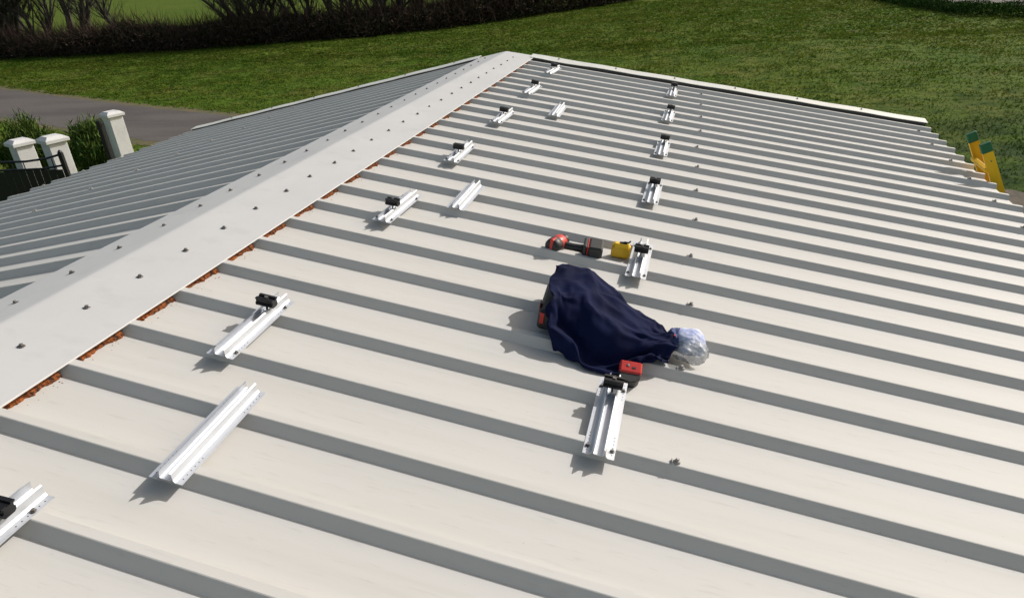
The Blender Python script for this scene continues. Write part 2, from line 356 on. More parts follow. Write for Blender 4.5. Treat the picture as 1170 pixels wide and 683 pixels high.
for side, sx in ((1, .156), (-1, .150)):
    for k in range(int(Y0*4)+1, int(Y1*4)):
        if k*.25+.0125 > Y1-.05: continue
        s_ = link('screw', SCREW, None, cap); s_.location = (side*(sx+rnd.uniform(-.006, .006)), k*.25+.0125+rnd.uniform(-.006, .008), -sx*T_+.0042); s_.rotation_euler = (rnd.uniform(-.06, .06), TH*side, rnd.uniform(0, 1)); s_.scale = (1.12, 1.12, 1.12)
# aged foam closures in every pan under the cap edge
def foam_mesh(seed):
    rr = random.Random(seed); V = []; F = []; nu, nv = 30, 6; ya, yb = .042, .2235
    for i in range(nu+1):
        y = ya+(yb-ya)*i/nu; out = -.0085+.011*mnoise.noise(Vector((y*28, seed*3.1, 0)))+.007*mnoise.noise(Vector((y*90, seed, 2)))+.009*max(0, (y-.10)/.12)
        for j in range(nv+1):
            v = j/nv; h = -H+.0006+v*(H-.0045)
            rec = out*(1-v)**.6+.004*mnoise.noise(Vector((y*140, v*6, seed)))-.020*v
            V.append((rec, y, h))
    for i in range(nu):
        for j in range(nv): a = i*(nv+1)+j; F.append((a, a+nv+1, a+nv+2, a+1))
    for c in range(9):                                            # crumbs lying on the pan
        x, y = rr.uniform(.005, .03), rr.uniform(ya+.03, yb-.01); r_ = rr.uniform(.0008, .0024); b = len(V); z = -H
        V += [(x-r_, y-r_, z), (x+r_, y-r_*.7, z), (x+r_*.8, y+r_, z), (x-r_, y+r_, z), (x, y, z+r_*1.2)]
        F += [(b, b+1, b+4), (b+1, b+2, b+4), (b+2, b+3, b+4), (b+3, b, b+4)]
    me = mesh('foam_closure', V, F); me.materials.append(M_['foam']); return me
foams = [foam_mesh(s) for s in range(5)]
fr = empty('foam_row', (0, 0, -ZG)); fr.parent = house
for side in (1, -1):
    for k in range(int(Y0*4), int(Y1*4)):
        o = link('foam_closure', foams[(k*3) % 5], None, fr); W_ = WR if side > 0 else WL
        o.rotation_euler = (0, TH*side, 0) if side > 0 else (0, TH*side, 0)
        if side > 0: o.location = (W_*CS-.002, k*.25, -W_*CS*T_)
        else: o.location = (-W_*CS+.002, k*.25, -W_*CS*T_); o.scale = (-.6, 1, 1)
# verge flashings at the far gable
def verge(side):
    b = MB(); n = 30; V = []; F = []
    s0 = .30 if side > 0 else .29
    for i in range(n+1):
        s = s0+(LE+.01-s0)*i/n; j = .002*math.sin(i*1.3)
        dip = -.016*max(0, 1-abs(s-.62)/.30) if side > 0 else 0
        sec = [(6.432, .005+j+dip*.5), (6.430, .006+j+dip*.5), (6.431, .010+j+dip*.5), (6.562, .024+j), (6.566, .021+j), (6.566, -.14), (6.562, -.14), (6.562, .021+j), (6.50, .014+j), (6.433, .0065+j+dip*.5)]
        V += [(side*s, y, h) for y, h in sec]
    m_ = 10
    for i in range(n):
        for j in range(m_): f = (i*m_+j, i*m_+(j+1) % m_, (i+1)*m_+(j+1) % m_, (i+1)*m_+j); F.append(f[::-1] if side > 0 else f)
    F += [tuple(range(m_)), tuple(n*m_+j for j in range(m_-1, -1, -1))]
    o = link('verge_flashing', mesh('verge_flashing', V, F), M_['white_trim'], house); o.location = (0, 0, -ZG); o.rotation_euler = (0, TH*side, 0)
    MB().box(min(side*s0, side*LE), max(side*s0, side*LE), 6.447, 6.457, -H-.02, .005).build('gap_shade_strip', M_['gap_shade'], o)  # black strip stands in for the shaded gap under the flashing lip
    for s in np.arange(.6, 4.2, .62):
        q = link('screw', SCREW, None, o); q.location = (side*s, 6.51, .0215)
verge(1); verge(-1)
# walls under the roof with soffit
ZE = -4.0*T_-H-CORE
b = MB()
zt = lambda x: -abs(x)*T_-H/CS-CORE/CS-.004-ZG
for y0_, y1_ in ((Y0+.15, Y0+.40), (Y1-.30, Y1-.06)):
    V = []
    for y in (y0_, y1_): V += [(-3.95, y, -.02), (3.95, y, -.02), (3.95, y, zt(3.95)), (0, y, zt(0)), (-3.95, y, zt(3.95))]
    b.add(V, [(0, 1, 2, 3, 4), (9, 8, 7, 6, 5), (0, 5, 6, 1), (1, 6, 7, 2), (2, 7, 8, 3), (3, 8, 9, 4), (4, 9, 5, 0)])
for x0_, x1_ in ((-3.95, -3.70), (3.70, 3.95)):
    za, zb = zt(x0_), zt(x1_); V = [(x0_, Y0+.41, -.02), (x1_, Y0+.41, -.02), (x1_, Y1-.31, -.02), (x0_, Y1-.31, -.02), (x0_, Y0+.41, za), (x1_, Y0+.41, zb), (x1_, Y1-.31, zb), (x0_, Y1-.31, za)]
    b.add(V, [(3, 2, 1, 0), (4, 5, 6, 7), (0, 1, 5, 4), (1, 2, 6, 5), (2, 3, 7, 6), (3, 0, 4, 7)])
b.build('wall', M_['stucco'], house)
zr = -ZG

# ------------------------------------------------------------------ mini rails
def roof_pt(x, y, h=0): return Vector((x+h*math.sin(TH), y, -x*T_+h*CS))
RL = .385
def rail_profile():
    half = [(.0500, .0016), (.0490, .0040), (.0275, .0046), (.0215, .0130), (.0185, .0300), (.0150, .0312), (.0148, .0290), (.0165, .0280), (.0175, .0130), (.0165, .0085)]
    return half
def rail_mesh():
    th = .0018; cl = [(-.050, .0012), (-.0295, .0016), (-.0225, .0080), (-.0185, .0275), (-.0155, .0300), (-.0165, .0255), (-.0170, .0090), (-.0120, .0060), (.0120, .0060), (.0170, .0090), (.0165, .0255), (.0155, .0300), (.0185, .0275), (.0225, .0080), (.0295, .0016), (.050, .0012)]
    # thicken the centre line
    top = []; bot = []
    for i, (x, z) in enumerate(cl):
        a = cl[max(0, i-1)]; c = cl[min(len(cl)-1, i+1)]; dx, dz = c[0]-a[0], c[1]-a[1]; l = math.hypot(dx, dz); nx, nz = -dz/l, dx/l
        top.append((x+nx*th/2, z+nz*th/2+.0006)); bot.append((x-nx*th/2, max(z-nz*th/2, 0)+.0004))
    ring = bot+top[::-1]; n = len(ring); V = []; F = []
    ysr = [0, RL]
    for y in ysr: V += [(x, y, z) for x, z in ring]
    for j in range(n): F.append((j, (j+1) % n, n+(j+1) % n, n+j))
    m_ = len(cl)
    for base, fl in ((0, 1), (n, 0)):
        for i in range(m_-1):
            q = (base+i, base+i+1, base+n-2-i, base+n-1-i); F.append(q if not fl else q[::-1])
    me = mesh('rail_profile', V, [f[::-1] for f in F]); me.materials.append(M_['alu']); return me
RAIL = rail_mesh()
def holes_mesh(side):
    b = MB()
    for y0_ in (.018, RL-.018-.078):
        for k in range(6): 
            y = y0_+k*.0156; b.lathe([(.0019, .0026), (.0019, .0030)], 8, (side*.040, y, 0))  # flat dark discs paint the shade inside drilled holes
    me = b.mesh('hole_shade_discs'); me.materials.append(M_['hole']); return me
HOLES = [holes_mesh(-1), holes_mesh(1)]
def tek_mesh():
    b = MB(); b.lathe([(.0075, .0028), (.0080, .0040), (.0072, .0050)], 12); b.lathe([(.0044, .0050), (.0047, .0056), (.0047, .0098), (.0040, .0106)], 6)
    me = b.mesh('screw'); me.materials.append(M_['steel']); return me
TEK = tek_mesh()
def clamp_parts(parent, y, tilt=0, hz=.043, rz=0):
    c = empty('clamp', (0, y, 0), (tilt, 0, rz)); c.parent = parent
    b = MB(); sec = [(-.0165, hz-.002), (-.0175, hz+.007), (-.0135, hz+.008), (-.0130, hz+.020), (-.0175, hz+.021), (-.0175, hz+.0255), (-.0065, hz+.0260), (-.0060, hz+.0215), (.0060, hz+.0215), (.0065, hz+.0260), (.0175, hz+.0255), (.0175, hz+.021), (.0130, hz+.020), (.0135, hz+.008), (.0175, hz+.007), (.0165, hz-.002), (.0120, hz-.006), (-.0120, hz-.006)]
    n = len(sec); w2 = .0345
    V = [(-w2, a, z) for a, z in sec]+[(w2, a, z) for a, z in sec]
    F = [(j, (j+1) % n, n+(j+1) % n, n+j) for j in range(n)]+[tuple(range(n-1, -1, -1)), tuple(range(n, 2*n))]
    b.add(V, F); link('clamp_block', b.mesh('clamp_block'), M_['black_ano'], c)
    b = MB(); b.tube([(0, 0, .008), (0, 0, hz-.004)], .0042, 8); b.lathe([(.0075, hz+.0220), (.0078, hz+.0225), (.0078, hz+.0290), (.0066, hz+.0300)], 6); b.lathe([(.0095, hz+.0216), (.0095, hz+.0222)], 12)
    link('bolt', b.mesh('bolt'), M_['steel'], c)
    b = MB(); b.box(-.0125, .0125, -.011, .011, .0075, .0135); b.tube([(-.006, -.004, .0135), (-.006, -.016, .024), (.006, -.016, .024), (.006, -.004, .0135)], .0016, 6)
    link('slot_nut', b.mesh('slot_nut'), M_['alu'], c)
    return c
def make_rail(clamp=True, screws=True):
    t = empty('mini_rail')
    link('rail_profile', RAIL, None, t)
    for h in HOLES: link('hole_shade_discs', h, None, t)
    if screws:
        for sx in (-1, 1):
            for y in (.034, RL-.050):
                s_ = link('screw', TEK, None, t); s_.location = (sx*.0395, y, 0); s_.rotation_euler = (0, 0, y*9+sx)
    if clamp: clamp_parts(t, RL-.055)
    return t
def place(o, x, y, rz, label, group, h=0.0):
    o.location = roof_pt(x, y, h); o.rotation_euler = (Matrix.Rotation(TH, 3, 'Y') @ Matrix.Rotation(rz, 3, 'Z')).to_euler(); tag(o, label, 'mounting rail', group); o.scale = (.92, 1.02, 1)
P0 = make_rail(); PB = make_rail(clamp=False, screws=False)
G = 'aluminium mounting rails set across the roof ribs'
spec = [  # x, y of near end, turn, clamp y, bare?, label
    (.688, .452, .03, RL-.105, 0, 'clamped rail beside the ridge cap, right behind the long bare rail in the foreground'),
    (.655, -.575, .02, .286, 0, 'brilliant white rail cut off by the left edge of the photo, lying nearest the camera'),
    (.695, 1.665, -.01, .130, 0, 'clamped rail directly left of the bare rail that lies halfway up the roof'),
    (.690, 2.665, .02, .150, 0, 'fourth clamped rail from the camera in the row along the ridge side'),
    (.680, 3.675, -.02, .200, 0, 'clamped rail on the ridge side left of the farthest bare rail'),
    (.655, 4.730, -.03, RL-.120, 0, 'small clamped rail on the ridge side, last but one before the far gable'),
    (.632, 5.740, -.05, .215, 0, 'clamped rail on the ridge side touching the shadow of the far verge flashing'),
    (.882, -.050, .04, 0, 1, 'long bare silver rail without clamp in the left foreground'),
    (.945, 1.985, .02, 0, 1, 'bare silver rail without clamp halfway up the roof'),
    (1.010, 4.150, .03, 0, 1, 'farthest and smallest bare rail without clamp'),
    (1.878, .448, .005, RL-.088, 0, 'clamped rail just below the red pack and the navy bundle'),
    (1.868, 1.650, -.01, RL-.180, 0, 'clamped rail touching the small yellow case'),
    (1.855, 2.625, -.01, RL-.130, 0, 'clamped rail in the right row, next one beyond the yellow case'),
    (1.850, 3.615, -.01, RL-.085, 0, 'middle clamped rail of the five beyond the navy bundle in the right row'),
    (1.836, 4.640, -.02, RL-.080, 0, 'clamped rail in the right row, last but one before the far verge'),
    (1.820, 5.660, -.01, RL-.060, 0, 'clamped rail in the right row nearest the far verge')]
used = [0, 0]
for x, y, rz, cy, bare, lb in spec:
    src = PB if bare else P0
    if not used[bare]: o = src; used[bare] = 1
    else: o = copy_tree(src)
    if not bare:
        c = [q for q in o.children if q.name.startswith('clamp')][0]; c.location.y = cy; c.rotation_euler = (rnd.uniform(-.05, .05), rnd.uniform(-.05, .05), rnd.uniform(-.05, .05))
    place(o, x, y, rz, lb, G)

# ------------------------------------------------------------------ impact driver lying in a pan
def frame(x, y, h, rz, rx=0, ry=0): return (Matrix.Rotation(TH, 4, 'Y') @ Matrix.Rotation(rz, 4, 'Z') @ Matrix.Rotation(ry, 4, 'Y') @ Matrix.Rotation(rx, 4, 'X'))
def put(o, x, y, h, rz, rx=0, ry=0):
    o.location = roof_pt(x, y, h); o.rotation_euler = frame(x, y, h, rz, rx, ry).to_euler()
DROT = Matrix.Rotation(R(-24), 4, 'Z')
def lathe_y(b, prof, n, c):                                       # lathe about the local y axis
    V = []; F = []
    for r_, y in prof:
        for j in range(n): t = 2*math.pi*j/n; V.append((c[0]+r_*math.cos(t), c[1]+y, c[2]+r_*math.sin(t)))
    for i in range(len(prof)-1):
        for j in range(n): F.append((i*n+j, (i+1)*n+j, (i+1)*n+(j+1) % n, i*n+(j+1) % n))
    F += [tuple(range(n)), tuple((len(prof)-1)*n+j for j in range(n-1, -1, -1))]
    b.add([DROT @ Vector(v) for v in V], F)
dr = empty('impact_driver'); tag(dr, 'red and black cordless driver lying on its side left of the yellow case', 'power tool')
b = MB(); lathe_y(b, [(.014, -.010), (.030, -.008), (.037, .002), (.0395, .016), (.0395, .040)], 20, (0, 0, .036)); b.build('motor_cover', M_['blackp'], dr, True)
b = MB(); lathe_y(b, [(.0375, .038), (.0385, .045), (.037, .085), (.033, .092)], 20, (0, 0, .036)); b.build('motor_housing', M_['redp'], dr, True)
b = MB(); lathe_y(b, [(.030, .090), (.027, .120), (.018, .135), (.010, .138), (.010, .150)], 16, (0, 0, .036)); b.build('gear_case', M_['blackp'], dr, True)
b = MB(); b.box(-.008, .008, -.0115, .030, -.003, .0765, DROT, .003); b.build('rear_stripe', M_['redp'], dr)
b = MB(); b.tube([(.020, .055, .034), (.055, .050, .034), (.095, .046, .034), (.135, .044, .034), (.150, .044, .034)], [.021, .019, .0175, .019, .024], 12); b.build('handle', M_['blackp'], dr, True)
b = MB(); b.box(.034, .048, .062, .078, .026, .042, None, .003); b.build('trigger', M_['redp'], dr)
b = MB(); b.box(.142, .160, -.012, .098, .000, .072, None, .006); b.build('foot', M_['blackp'], dr)
b = MB(); b.box(.1605, .166, -.010, .096, .004, .070, None, .002); b.build('red_band', M_['redp'], dr)
b = MB(); b.box(.1665, .232, -.018, .104, -.002, .074, None, .008); b.box(.175, .222, .1045, .110, .012, .06, None, .001); b.build('battery', M_['blackp'], dr)
b = MB(); b.box(.180, .215, -.0192, -.0183, .025, .050); b.build('battery_label', M_['hole'], dr)
put(dr, 1.476, 1.768, -H+.004, .09)
# small yellow case
yc = empty('yellow_case'); tag(yc, 'small rounded yellow case with black clip standing against a clamped rail', 'tool case')
b = MB(); b.box(-.043, .043, -.024, .024, 0, .070, None, .012); b.build('case', M_['yel'], yc)
b = MB(); b.box(-.040, .040, -.0252, -.0235, .010, .052, None, .0007); b.build('side_panel', M_['yel'], yc)
b = MB(); b.tube([(-.006, .0, .0705), (.014, .002, .077), (.030, .004, .076), (.038, .008, .084)], .004, 6); b.box(-.010, .024, -.008, .012, .0695, .0735, None, .001); b.build('clip', M_['blackp'], yc)
put(yc, 1.776, 1.905, -H+.001, .08)

# ------------------------------------------------------------------ jacket bundle
case = empty('tool_case'); tag(case, 'black hard case with a red label under the left end of the navy jacket', 'tool case')
b = MB(); b.box(-.035, .014, -.10, .14, 0, .082, None, .010); b.build('body', M_['blackp'], case)
b = MB(); b.box(-.0375, -.0352, -.070, -.030, .035, .088, None, .0008); b.box(-.027, -.012, -.1025, -.1003, .028, .072, None, .0008); b.build('label_plate', M_['redp'], case)
put(case, 1.592, 1.155, -.002, .06)
# the draped cloth: points of a settled cloth in millimetres; each row holds x, y, h steps from point to point
CLOTH = [
[139,45,3,-6,-2,22,-3,0,19,3,4,11,-5,-4,5,-4,-9,8,-4,-3,15,-4,1,15,0,6,11,5,3,5,4,1,9,5,9,8,8,11,9,-6,13,-8,-8,14,1,-8,11,5,-6,9,5,-2,8,-6,0,6,-5,-2,6,4,-1,8,-4,-4,10,1,-3,12,2,-2,12,-1,-2,10,-2,-1,10,0,-1,10,0,-2,8,-1,-1,7,1,1,9,0,1,10,2,4,13,2,6,13,0,4,12,1,-2,8,2,3,7,1,-7,6,3,-6,12,5,-1,16,-9,2,14,-14,-1,1,-19,-4,-7,-10,4,6,-4,5,-3,-9,1,16,1,15,-9,-2,2,-3,-12,1,-1,-8,-2,0,-11,-6,2,-16,-1,1,-21],
[146,34,-1,-2,3,23,-3,0,20,-1,-1,13,0,2,8,-7,4,8,-11,1,10,-1,0,16,5,-10,6,4,1,7,5,4,7,4,10,6,6,14,7,-2,15,7,-12,9,6,-5,14,1,-6,9,-7,0,10,0,-1,7,-2,-2,8,2,-3,9,0,-3,11,1,-2,11,-6,-2,12,-1,-1,9,5,-3,9,2,-2,8,1,-1,8,-3,1,6,-5,-1,7,6,2,10,-2,2,12,6,2,13,4,2,12,2,0,9,1,-1,7,2,-4,9,2,-2,11,-9,-1,17,-8,3,14,-16,-6,-10,-13,-1,-4,-10,0,4,-9,11,5,-1,-8,12,7,8,2,-14,8,-1,-10,2,0,-7,-3,0,-11,-3,2,-18,-5,1,-21],
[157,32,4,-11,-8,18,-7,0,20,-4,1,15,1,0,8,4,5,8,-10,1,10,-1,17,3,6,-7,11,-4,4,7,8,0,3,-3,12,6,9,12,6,-9,12,8,5,10,11,-10,8,-6,1,12,2,1,10,2,-1,8,0,-3,8,-3,-4,9,-1,-4,11,0,-2,10,7,-1,11,-1,0,10,-3,-3,9,2,-2,7,5,0,5,-6,-2,7,3,2,9,-3,1,11,2,2,12,3,2,13,4,1,12,5,0,8,1,-2,8,0,-5,10,2,-9,14,-2,7,10,-16,-9,4,-16,4,-2,-14,0,5,-8,-7,5,0,13,4,-2,-4,15,-4,9,0,-12,5,1,-10,3,-4,-6,-1,-1,-12,-5,4,-18,-2,-3,-21],
[158,19,9,-3,1,23,-10,-6,18,-13,-4,11,-3,0,10,6,3,7,10,7,6,-1,17,2,-1,15,1,-1,3,9,2,5,6,3,7,9,-5,16,0,10,1,16,-11,13,-6,4,11,10,1,9,12,3,10,-2,-1,5,-3,-7,6,3,-2,9,-2,-3,10,-3,-4,11,-5,0,7,10,-1,10,0,-2,10,0,-1,8,0,-1,8,0,0,9,0,0,9,2,1,12,3,2,13,3,0,11,6,0,10,6,1,8,-2,-1,8,-3,-6,8,-7,-8,15,6,-9,17,-7,2,0,-20,2,3,-14,-4,5,-5,6,3,-6,3,13,-4,4,8,-14,0,5,-12,-1,0,-11,2,-5,-6,12,-8,-1,-3,-4,-18,-7,8,-19],
[158,-9,5,11,7,17,-21,-1,8,-14,-5,12,-2,0,11,6,5,7,5,12,3,6,16,3,4,8,15,3,8,6,0,8,3,3,11,5,-14,7,4,2,17,8,10,2,15,4,15,1,-6,1,12,-5,10,-3,-3,8,-3,-5,8,-1,0,11,-2,0,11,-2,2,10,8,-1,12,0,0,10,5,-1,11,0,-2,8,2,0,8,4,0,9,0,0,11,3,0,11,4,1,13,5,1,13,4,-1,11,2,1,6,-8,-2,9,-3,-6,13,-1,-8,16,7,-8,16,-11,-5,6,-17,-2,5,-14,5,2,-8,10,-3,-5,0,4,-15,5,10,-10,-1,-1,-13,5,5,-8,-1,7,-7,9,-10,-6,-10,4,-16,7,-6,-20],
[168,-11,-4,1,-4,21,-21,1,6,-1,3,19,-4,-4,11,4,9,-1,6,7,10,6,15,6,0,17,2,5,9,8,1,8,3,-10,6,3,-4,15,6,8,13,12,5,12,14,-12,12,0,3,7,12,7,4,7,-5,8,-1,-3,2,-11,0,12,-1,0,12,3,1,12,2,0,12,3,0,11,4,-1,10,4,-1,7,6,0,9,0,0,10,-1,0,12,3,-1,12,1,0,14,2,-1,13,3,3,10,7,-2,9,-1,0,6,-8,-8,12,7,-7,19,-2,-6,12,-16,-3,0,-19,0,4,-13,2,9,-4,2,4,-10,6,-2,-14,5,1,-14,-2,14,-4,2,7,-7,8,-3,-6,1,-1,-15,-11,5,-16,10,-8,-17],
[179,-17,-7,-15,-3,14,-13,-6,17,6,9,17,-2,-2,13,0,9,6,0,10,-10,4,16,6,9,15,6,0,12,5,-7,6,2,-1,10,5,2,6,15,4,10,17,-2,19,-2,0,16,7,1,-3,12,-2,10,-2,5,5,6,-2,11,1,0,11,-5,1,13,5,-1,12,5,0,12,3,0,11,4,0,9,3,0,9,0,0,10,-1,0,11,0,-1,12,0,0,13,2,0,13,5,-1,13,2,-3,11,-3,4,6,8,-4,9,4,-5,11,-8,-7,19,-2,-5,8,-19,-4,3,-18,1,4,-13,2,6,-7,0,10,-6,4,1,-14,8,-2,-14,0,13,-5,0,8,-6,-2,2,-11,7,-3,-14,-11,7,-15,13,-7,-15],
[176,-25,-17,-14,-3,15,0,-2,23,2,3,20,3,6,13,-1,8,5,0,12,-4,-3,15,-10,3,17,5,2,13,5,2,8,7,1,3,10,1,3,16,5,15,12,-1,20,4,-5,9,15,4,12,7,-2,3,-11,0,10,1,2,10,5,3,12,5,-3,9,11,0,13,4,0,13,4,2,11,0,1,10,-1,0,10,-1,1,10,0,-1,12,1,0,13,-1,0,13,-1,-2,13,1,-1,14,1,-1,10,6,-1,10,0,-1,7,8,-5,10,-11,-6,19,-2,-5,3,-22,-5,11,-14,2,3,-12,3,3,-9,-1,12,-5,4,2,-14,4,1,-15,1,3,-15,0,7,-7,0,12,-1,-7,2,-13,-1,4,-20,16,-8,-12],
[174,-33,-26,-4,-3,20,3,5,23,1,-1,21,2,11,11,1,6,8,-2,10,-8,-2,15,-7,2,19,2,3,11,9,3,8,7,-1,0,10,2,5,15,3,19,7,-4,12,17,0,18,2,1,3,14,0,11,-2,3,9,-4,0,9,7,2,12,7,0,15,2,-1,15,2,1,11,10,2,11,2,1,10,-4,0,10,-3,1,11,1,0,13,2,-1,12,2,-1,13,1,0,13,-4,-1,13,4,-1,12,-1,-1,6,9,-5,8,-9,-4,16,4,-5,14,-14,-5,6,-21,-6,14,-10,1,4,-12,6,0,-9,-2,6,-12,-2,14,-8,0,3,-16,7,2,-13,4,3,-9,-3,8,-8,-11,11,-8,6,0,-20,17,-7,-10],
[186,-31,-26,-6,-11,17,4,8,22,0,-1,22,3,10,12,0,8,7,-2,9,-8,-2,15,-7,2,19,1,3,13,8,2,3,10,0,1,11,3,7,13,1,15,13,-1,17,13,-1,20,1,1,2,15,0,11,3,3,8,-5,0,12,1,-1,14,2,1,15,4,1,14,9,2,12,9,2,12,1,0,10,-1,1,10,-5,0,11,5,0,11,4,1,13,-1,-1,14,2,1,13,-6,-2,13,-1,-1,9,7,-3,9,-5,-4,10,7,-5,10,-13,-6,13,-15,-6,19,-9,-4,11,-15,3,2,-12,-4,8,-6,2,4,-13,1,5,-16,-5,11,-12,2,3,-15,8,6,-2,-3,8,-9,-10,9,-13,14,-3,-16,18,-6,-11],
[196,-28,-21,-6,-18,10,4,9,22,1,-1,21,1,9,13,1,9,6,-2,10,-7,-2,15,-8,1,18,0,3,13,9,2,2,11,1,3,11,0,12,9,1,15,12,2,13,17,0,20,2,1,3,16,0,9,7,-2,11,1,1,12,1,1,14,0,3,15,-4,1,12,13,0,15,0,1,13,-2,2,11,1,2,10,3,-1,12,-1,1,11,6,1,11,10,1,13,-4,-1,15,-1,0,13,-6,-2,12,1,-4,10,1,-4,12,4,-4,10,-14,-6,10,-17,-6,20,-9,-4,8,-16,-2,10,-10,1,2,-10,-4,11,-8,-1,5,-17,4,-3,-18,-3,15,1,-5,9,-6,-1,9,-11,4,6,-19,17,-5,-13,18,-7,-9],
[204,-33,-25,-4,-16,15,4,9,21,1,0,21,1,10,12,0,11,4,-2,10,-6,-2,14,-10,1,18,1,4,11,11,2,4,11,1,3,11,-1,14,6,1,15,13,3,10,18,0,20,3,2,5,15,-1,10,6,-1,10,5,0,11,-4,1,13,6,4,16,-4,0,13,11,1,16,-1,0,12,-5,1,11,-1,2,11,3,1,10,7,2,13,3,1,9,11,-1,14,4,1,15,-6,-3,14,0,-2,12,0,-2,11,-1,-3,12,-5,-4,6,-16,-6,17,-12,-6,19,-11,-4,7,-17,-3,11,-9,0,2,-10,-4,12,-8,0,4,-19,2,0,-18,-5,14,-3,-2,10,4,-2,10,-12,3,7,-20,17,-5,-15,17,-6,-10],
[213,-38,-25,-3,-13,18,3,8,21,1,3,19,2,12,9,-1,10,3,-3,9,-9,-1,16,-6,2,18,2,3,8,12,1,1,12,2,9,6,-2,8,14,3,18,7,3,11,18,0,19,3,1,9,13,-3,11,3,2,6,9,-1,11,5,2,13,2,4,15,-4,1,15,9,-2,14,-7,1,13,-2,2,11,0,2,9,7,2,12,4,2,12,4,1,12,7,1,12,9,0,16,-1,-2,15,-5,-2,12,-3,-3,11,-3,-3,12,-3,-4,8,-15,-7,19,-8,-5,16,-16,-4,7,-17,-3,11,-7,-1,4,-11,-4,11,-8,0,1,-19,0,4,-19,-4,14,-1,-2,11,4,-2,11,-10,3,-5,-20,13,11,-15,17,-5,-13],
[221,-44,-26,-6,2,21,7,-5,20,2,9,17,0,12,5,0,10,4,-4,8,-10,1,18,-1,1,17,1,1,-1,15,3,6,10,-2,4,11,2,15,5,4,17,10,3,12,17,0,18,5,-1,13,8,-1,9,7,0,9,7,0,7,9,3,13,2,3,15,-3,1,15,5,-2,14,-8,2,13,1,2,11,1,2,11,3,2,11,4,2,12,5,2,9,11,-3,14,-3,-2,15,-3,-5,13,-5,-2,12,-3,-2,11,-3,-2,13,-3,2,17,1,-5,17,-12,-5,14,-17,-4,6,-18,-4,11,-8,-2,8,-7,-3,8,-12,-5,8,-16,4,0,-19,-5,12,5,0,11,-3,-5,1,-15,2,12,-17,15,-9,-15,16,11,-2],
[220,-54,-24,6,11,19,6,-1,20,1,8,16,-2,13,1,2,9,6,-5,12,-7,-3,15,-10,7,12,13,-1,-3,14,2,4,11,-1,12,3,3,12,11,0,14,15,6,18,8,-1,13,13,0,13,8,-2,8,8,1,9,6,2,11,6,2,13,2,3,14,0,0,16,-5,0,15,-6,2,12,4,2,11,2,2,11,2,1,12,2,3,9,9,-3,14,-1,1,14,1,-4,13,-7,-2,14,-2,0,12,2,-2,11,1,-2,13,-1,1,16,-8,-6,13,-15,-3,18,-12,-4,8,-17,-4,9,-10,-5,2,-9,-6,6,-13,-4,9,-16,7,12,-11,-11,7,-7,6,9,1,-6,-4,-14,4,20,-6,14,-13,-13,6,19,2],
[229,-62,-25,7,16,14,5,7,19,1,6,16,-1,5,11,1,11,-4,-8,10,-8,3,18,-5,5,9,15,-3,-6,13,2,8,6,-2,8,11,2,12,13,4,18,9,3,15,14,2,16,8,-2,10,11,-1,11,2,0,10,4,3,9,8,3,14,2,-1,14,-4,-2,15,-5,5,14,5,2,12,0,2,12,1,2,10,3,2,12,1,2,12,5,-4,13,-2,3,14,5,-4,12,-8,-2,14,-3,-1,12,0,-2,11,0,0,13,3,-5,12,-12,2,20,-7,-3,16,-14,-4,12,-14,-5,4,-12,-5,9,-6,-6,7,-12,-5,10,-15,-5,-4,-17,-1,10,-9,4,8,7,0,5,-14,-9,9,-15,20,-5,7,0,11,-17],
[241,-67,-25,7,16,14,-2,1,20,2,7,14,2,10,7,-5,8,-7,0,15,-4,3,19,-4,5,6,17,-4,-6,12,-2,4,10,0,10,10,4,15,10,4,19,10,4,16,12,-3,10,15,1,13,3,-2,10,7,-1,9,6,5,11,0,-2,15,-3,-2,15,-5,6,13,6,4,14,4,1,12,-4,0,12,0,1,11,1,4,10,6,1,13,1,-3,14,-3,5,12,8,-4,13,-7,-2,14,-4,-1,13,-1,-2,11,2,1,13,3,-6,10,-13,2,20,-8,-3,17,-13,-2,15,-10,-5,8,-10,-5,2,-10,-5,11,-9,-5,11,-14,-5,-1,-17,-4,0,-14,2,12,1,-12,-2,-9,-4,9,-18,20,-6,7,10,18,-6],
[255,-68,-26,5,12,18,-4,-3,18,2,9,10,1,10,4,-1,13,-2,0,16,-4,2,18,-5,3,2,16,-4,-4,12,-2,4,11,0,9,12,4,17,8,4,17,14,2,15,13,-2,10,14,2,14,1,-3,7,8,-1,12,2,-3,11,-6,1,15,-4,5,16,2,6,13,7,4,14,3,1,12,-4,-1,10,6,1,11,-3,-5,11,-3,5,12,2,0,14,0,5,12,9,-2,14,-6,-2,15,-5,-2,12,-2,0,11,3,0,12,5,-6,10,-14,1,19,-9,-1,18,-12,-1,17,-8,-4,11,-8,-6,5,-9,-6,3,-13,-8,8,-14,-1,12,-13,-6,5,-12,0,-1,-11,-13,-5,-7,-4,8,-18,20,9,4,10,11,15],
[269,-65,-26,-8,-4,19,5,3,16,2,11,5,-2,12,0,-4,13,-4,0,16,-4,9,14,6,2,3,15,-3,-1,12,-2,4,10,0,8,14,4,16,11,4,17,14,-4,11,17,4,15,6,0,12,4,-3,8,7,-1,12,-1,-4,11,-8,3,16,-3,5,16,2,6,13,8,3,14,1,1,11,6,0,11,-4,-6,7,-7,2,12,5,0,12,-5,3,14,1,5,12,11,0,17,-3,-2,14,-7,-2,13,-2,0,9,6,0,14,3,-5,9,-14,-1,19,-11,1,19,-11,-1,18,-7,-5,8,-10,-3,10,-3,-7,6,-12,-7,6,-15,-7,3,-17,-2,9,-11,-7,-7,-6,-5,3,-13,-5,8,-19,5,21,1,19,3,9],
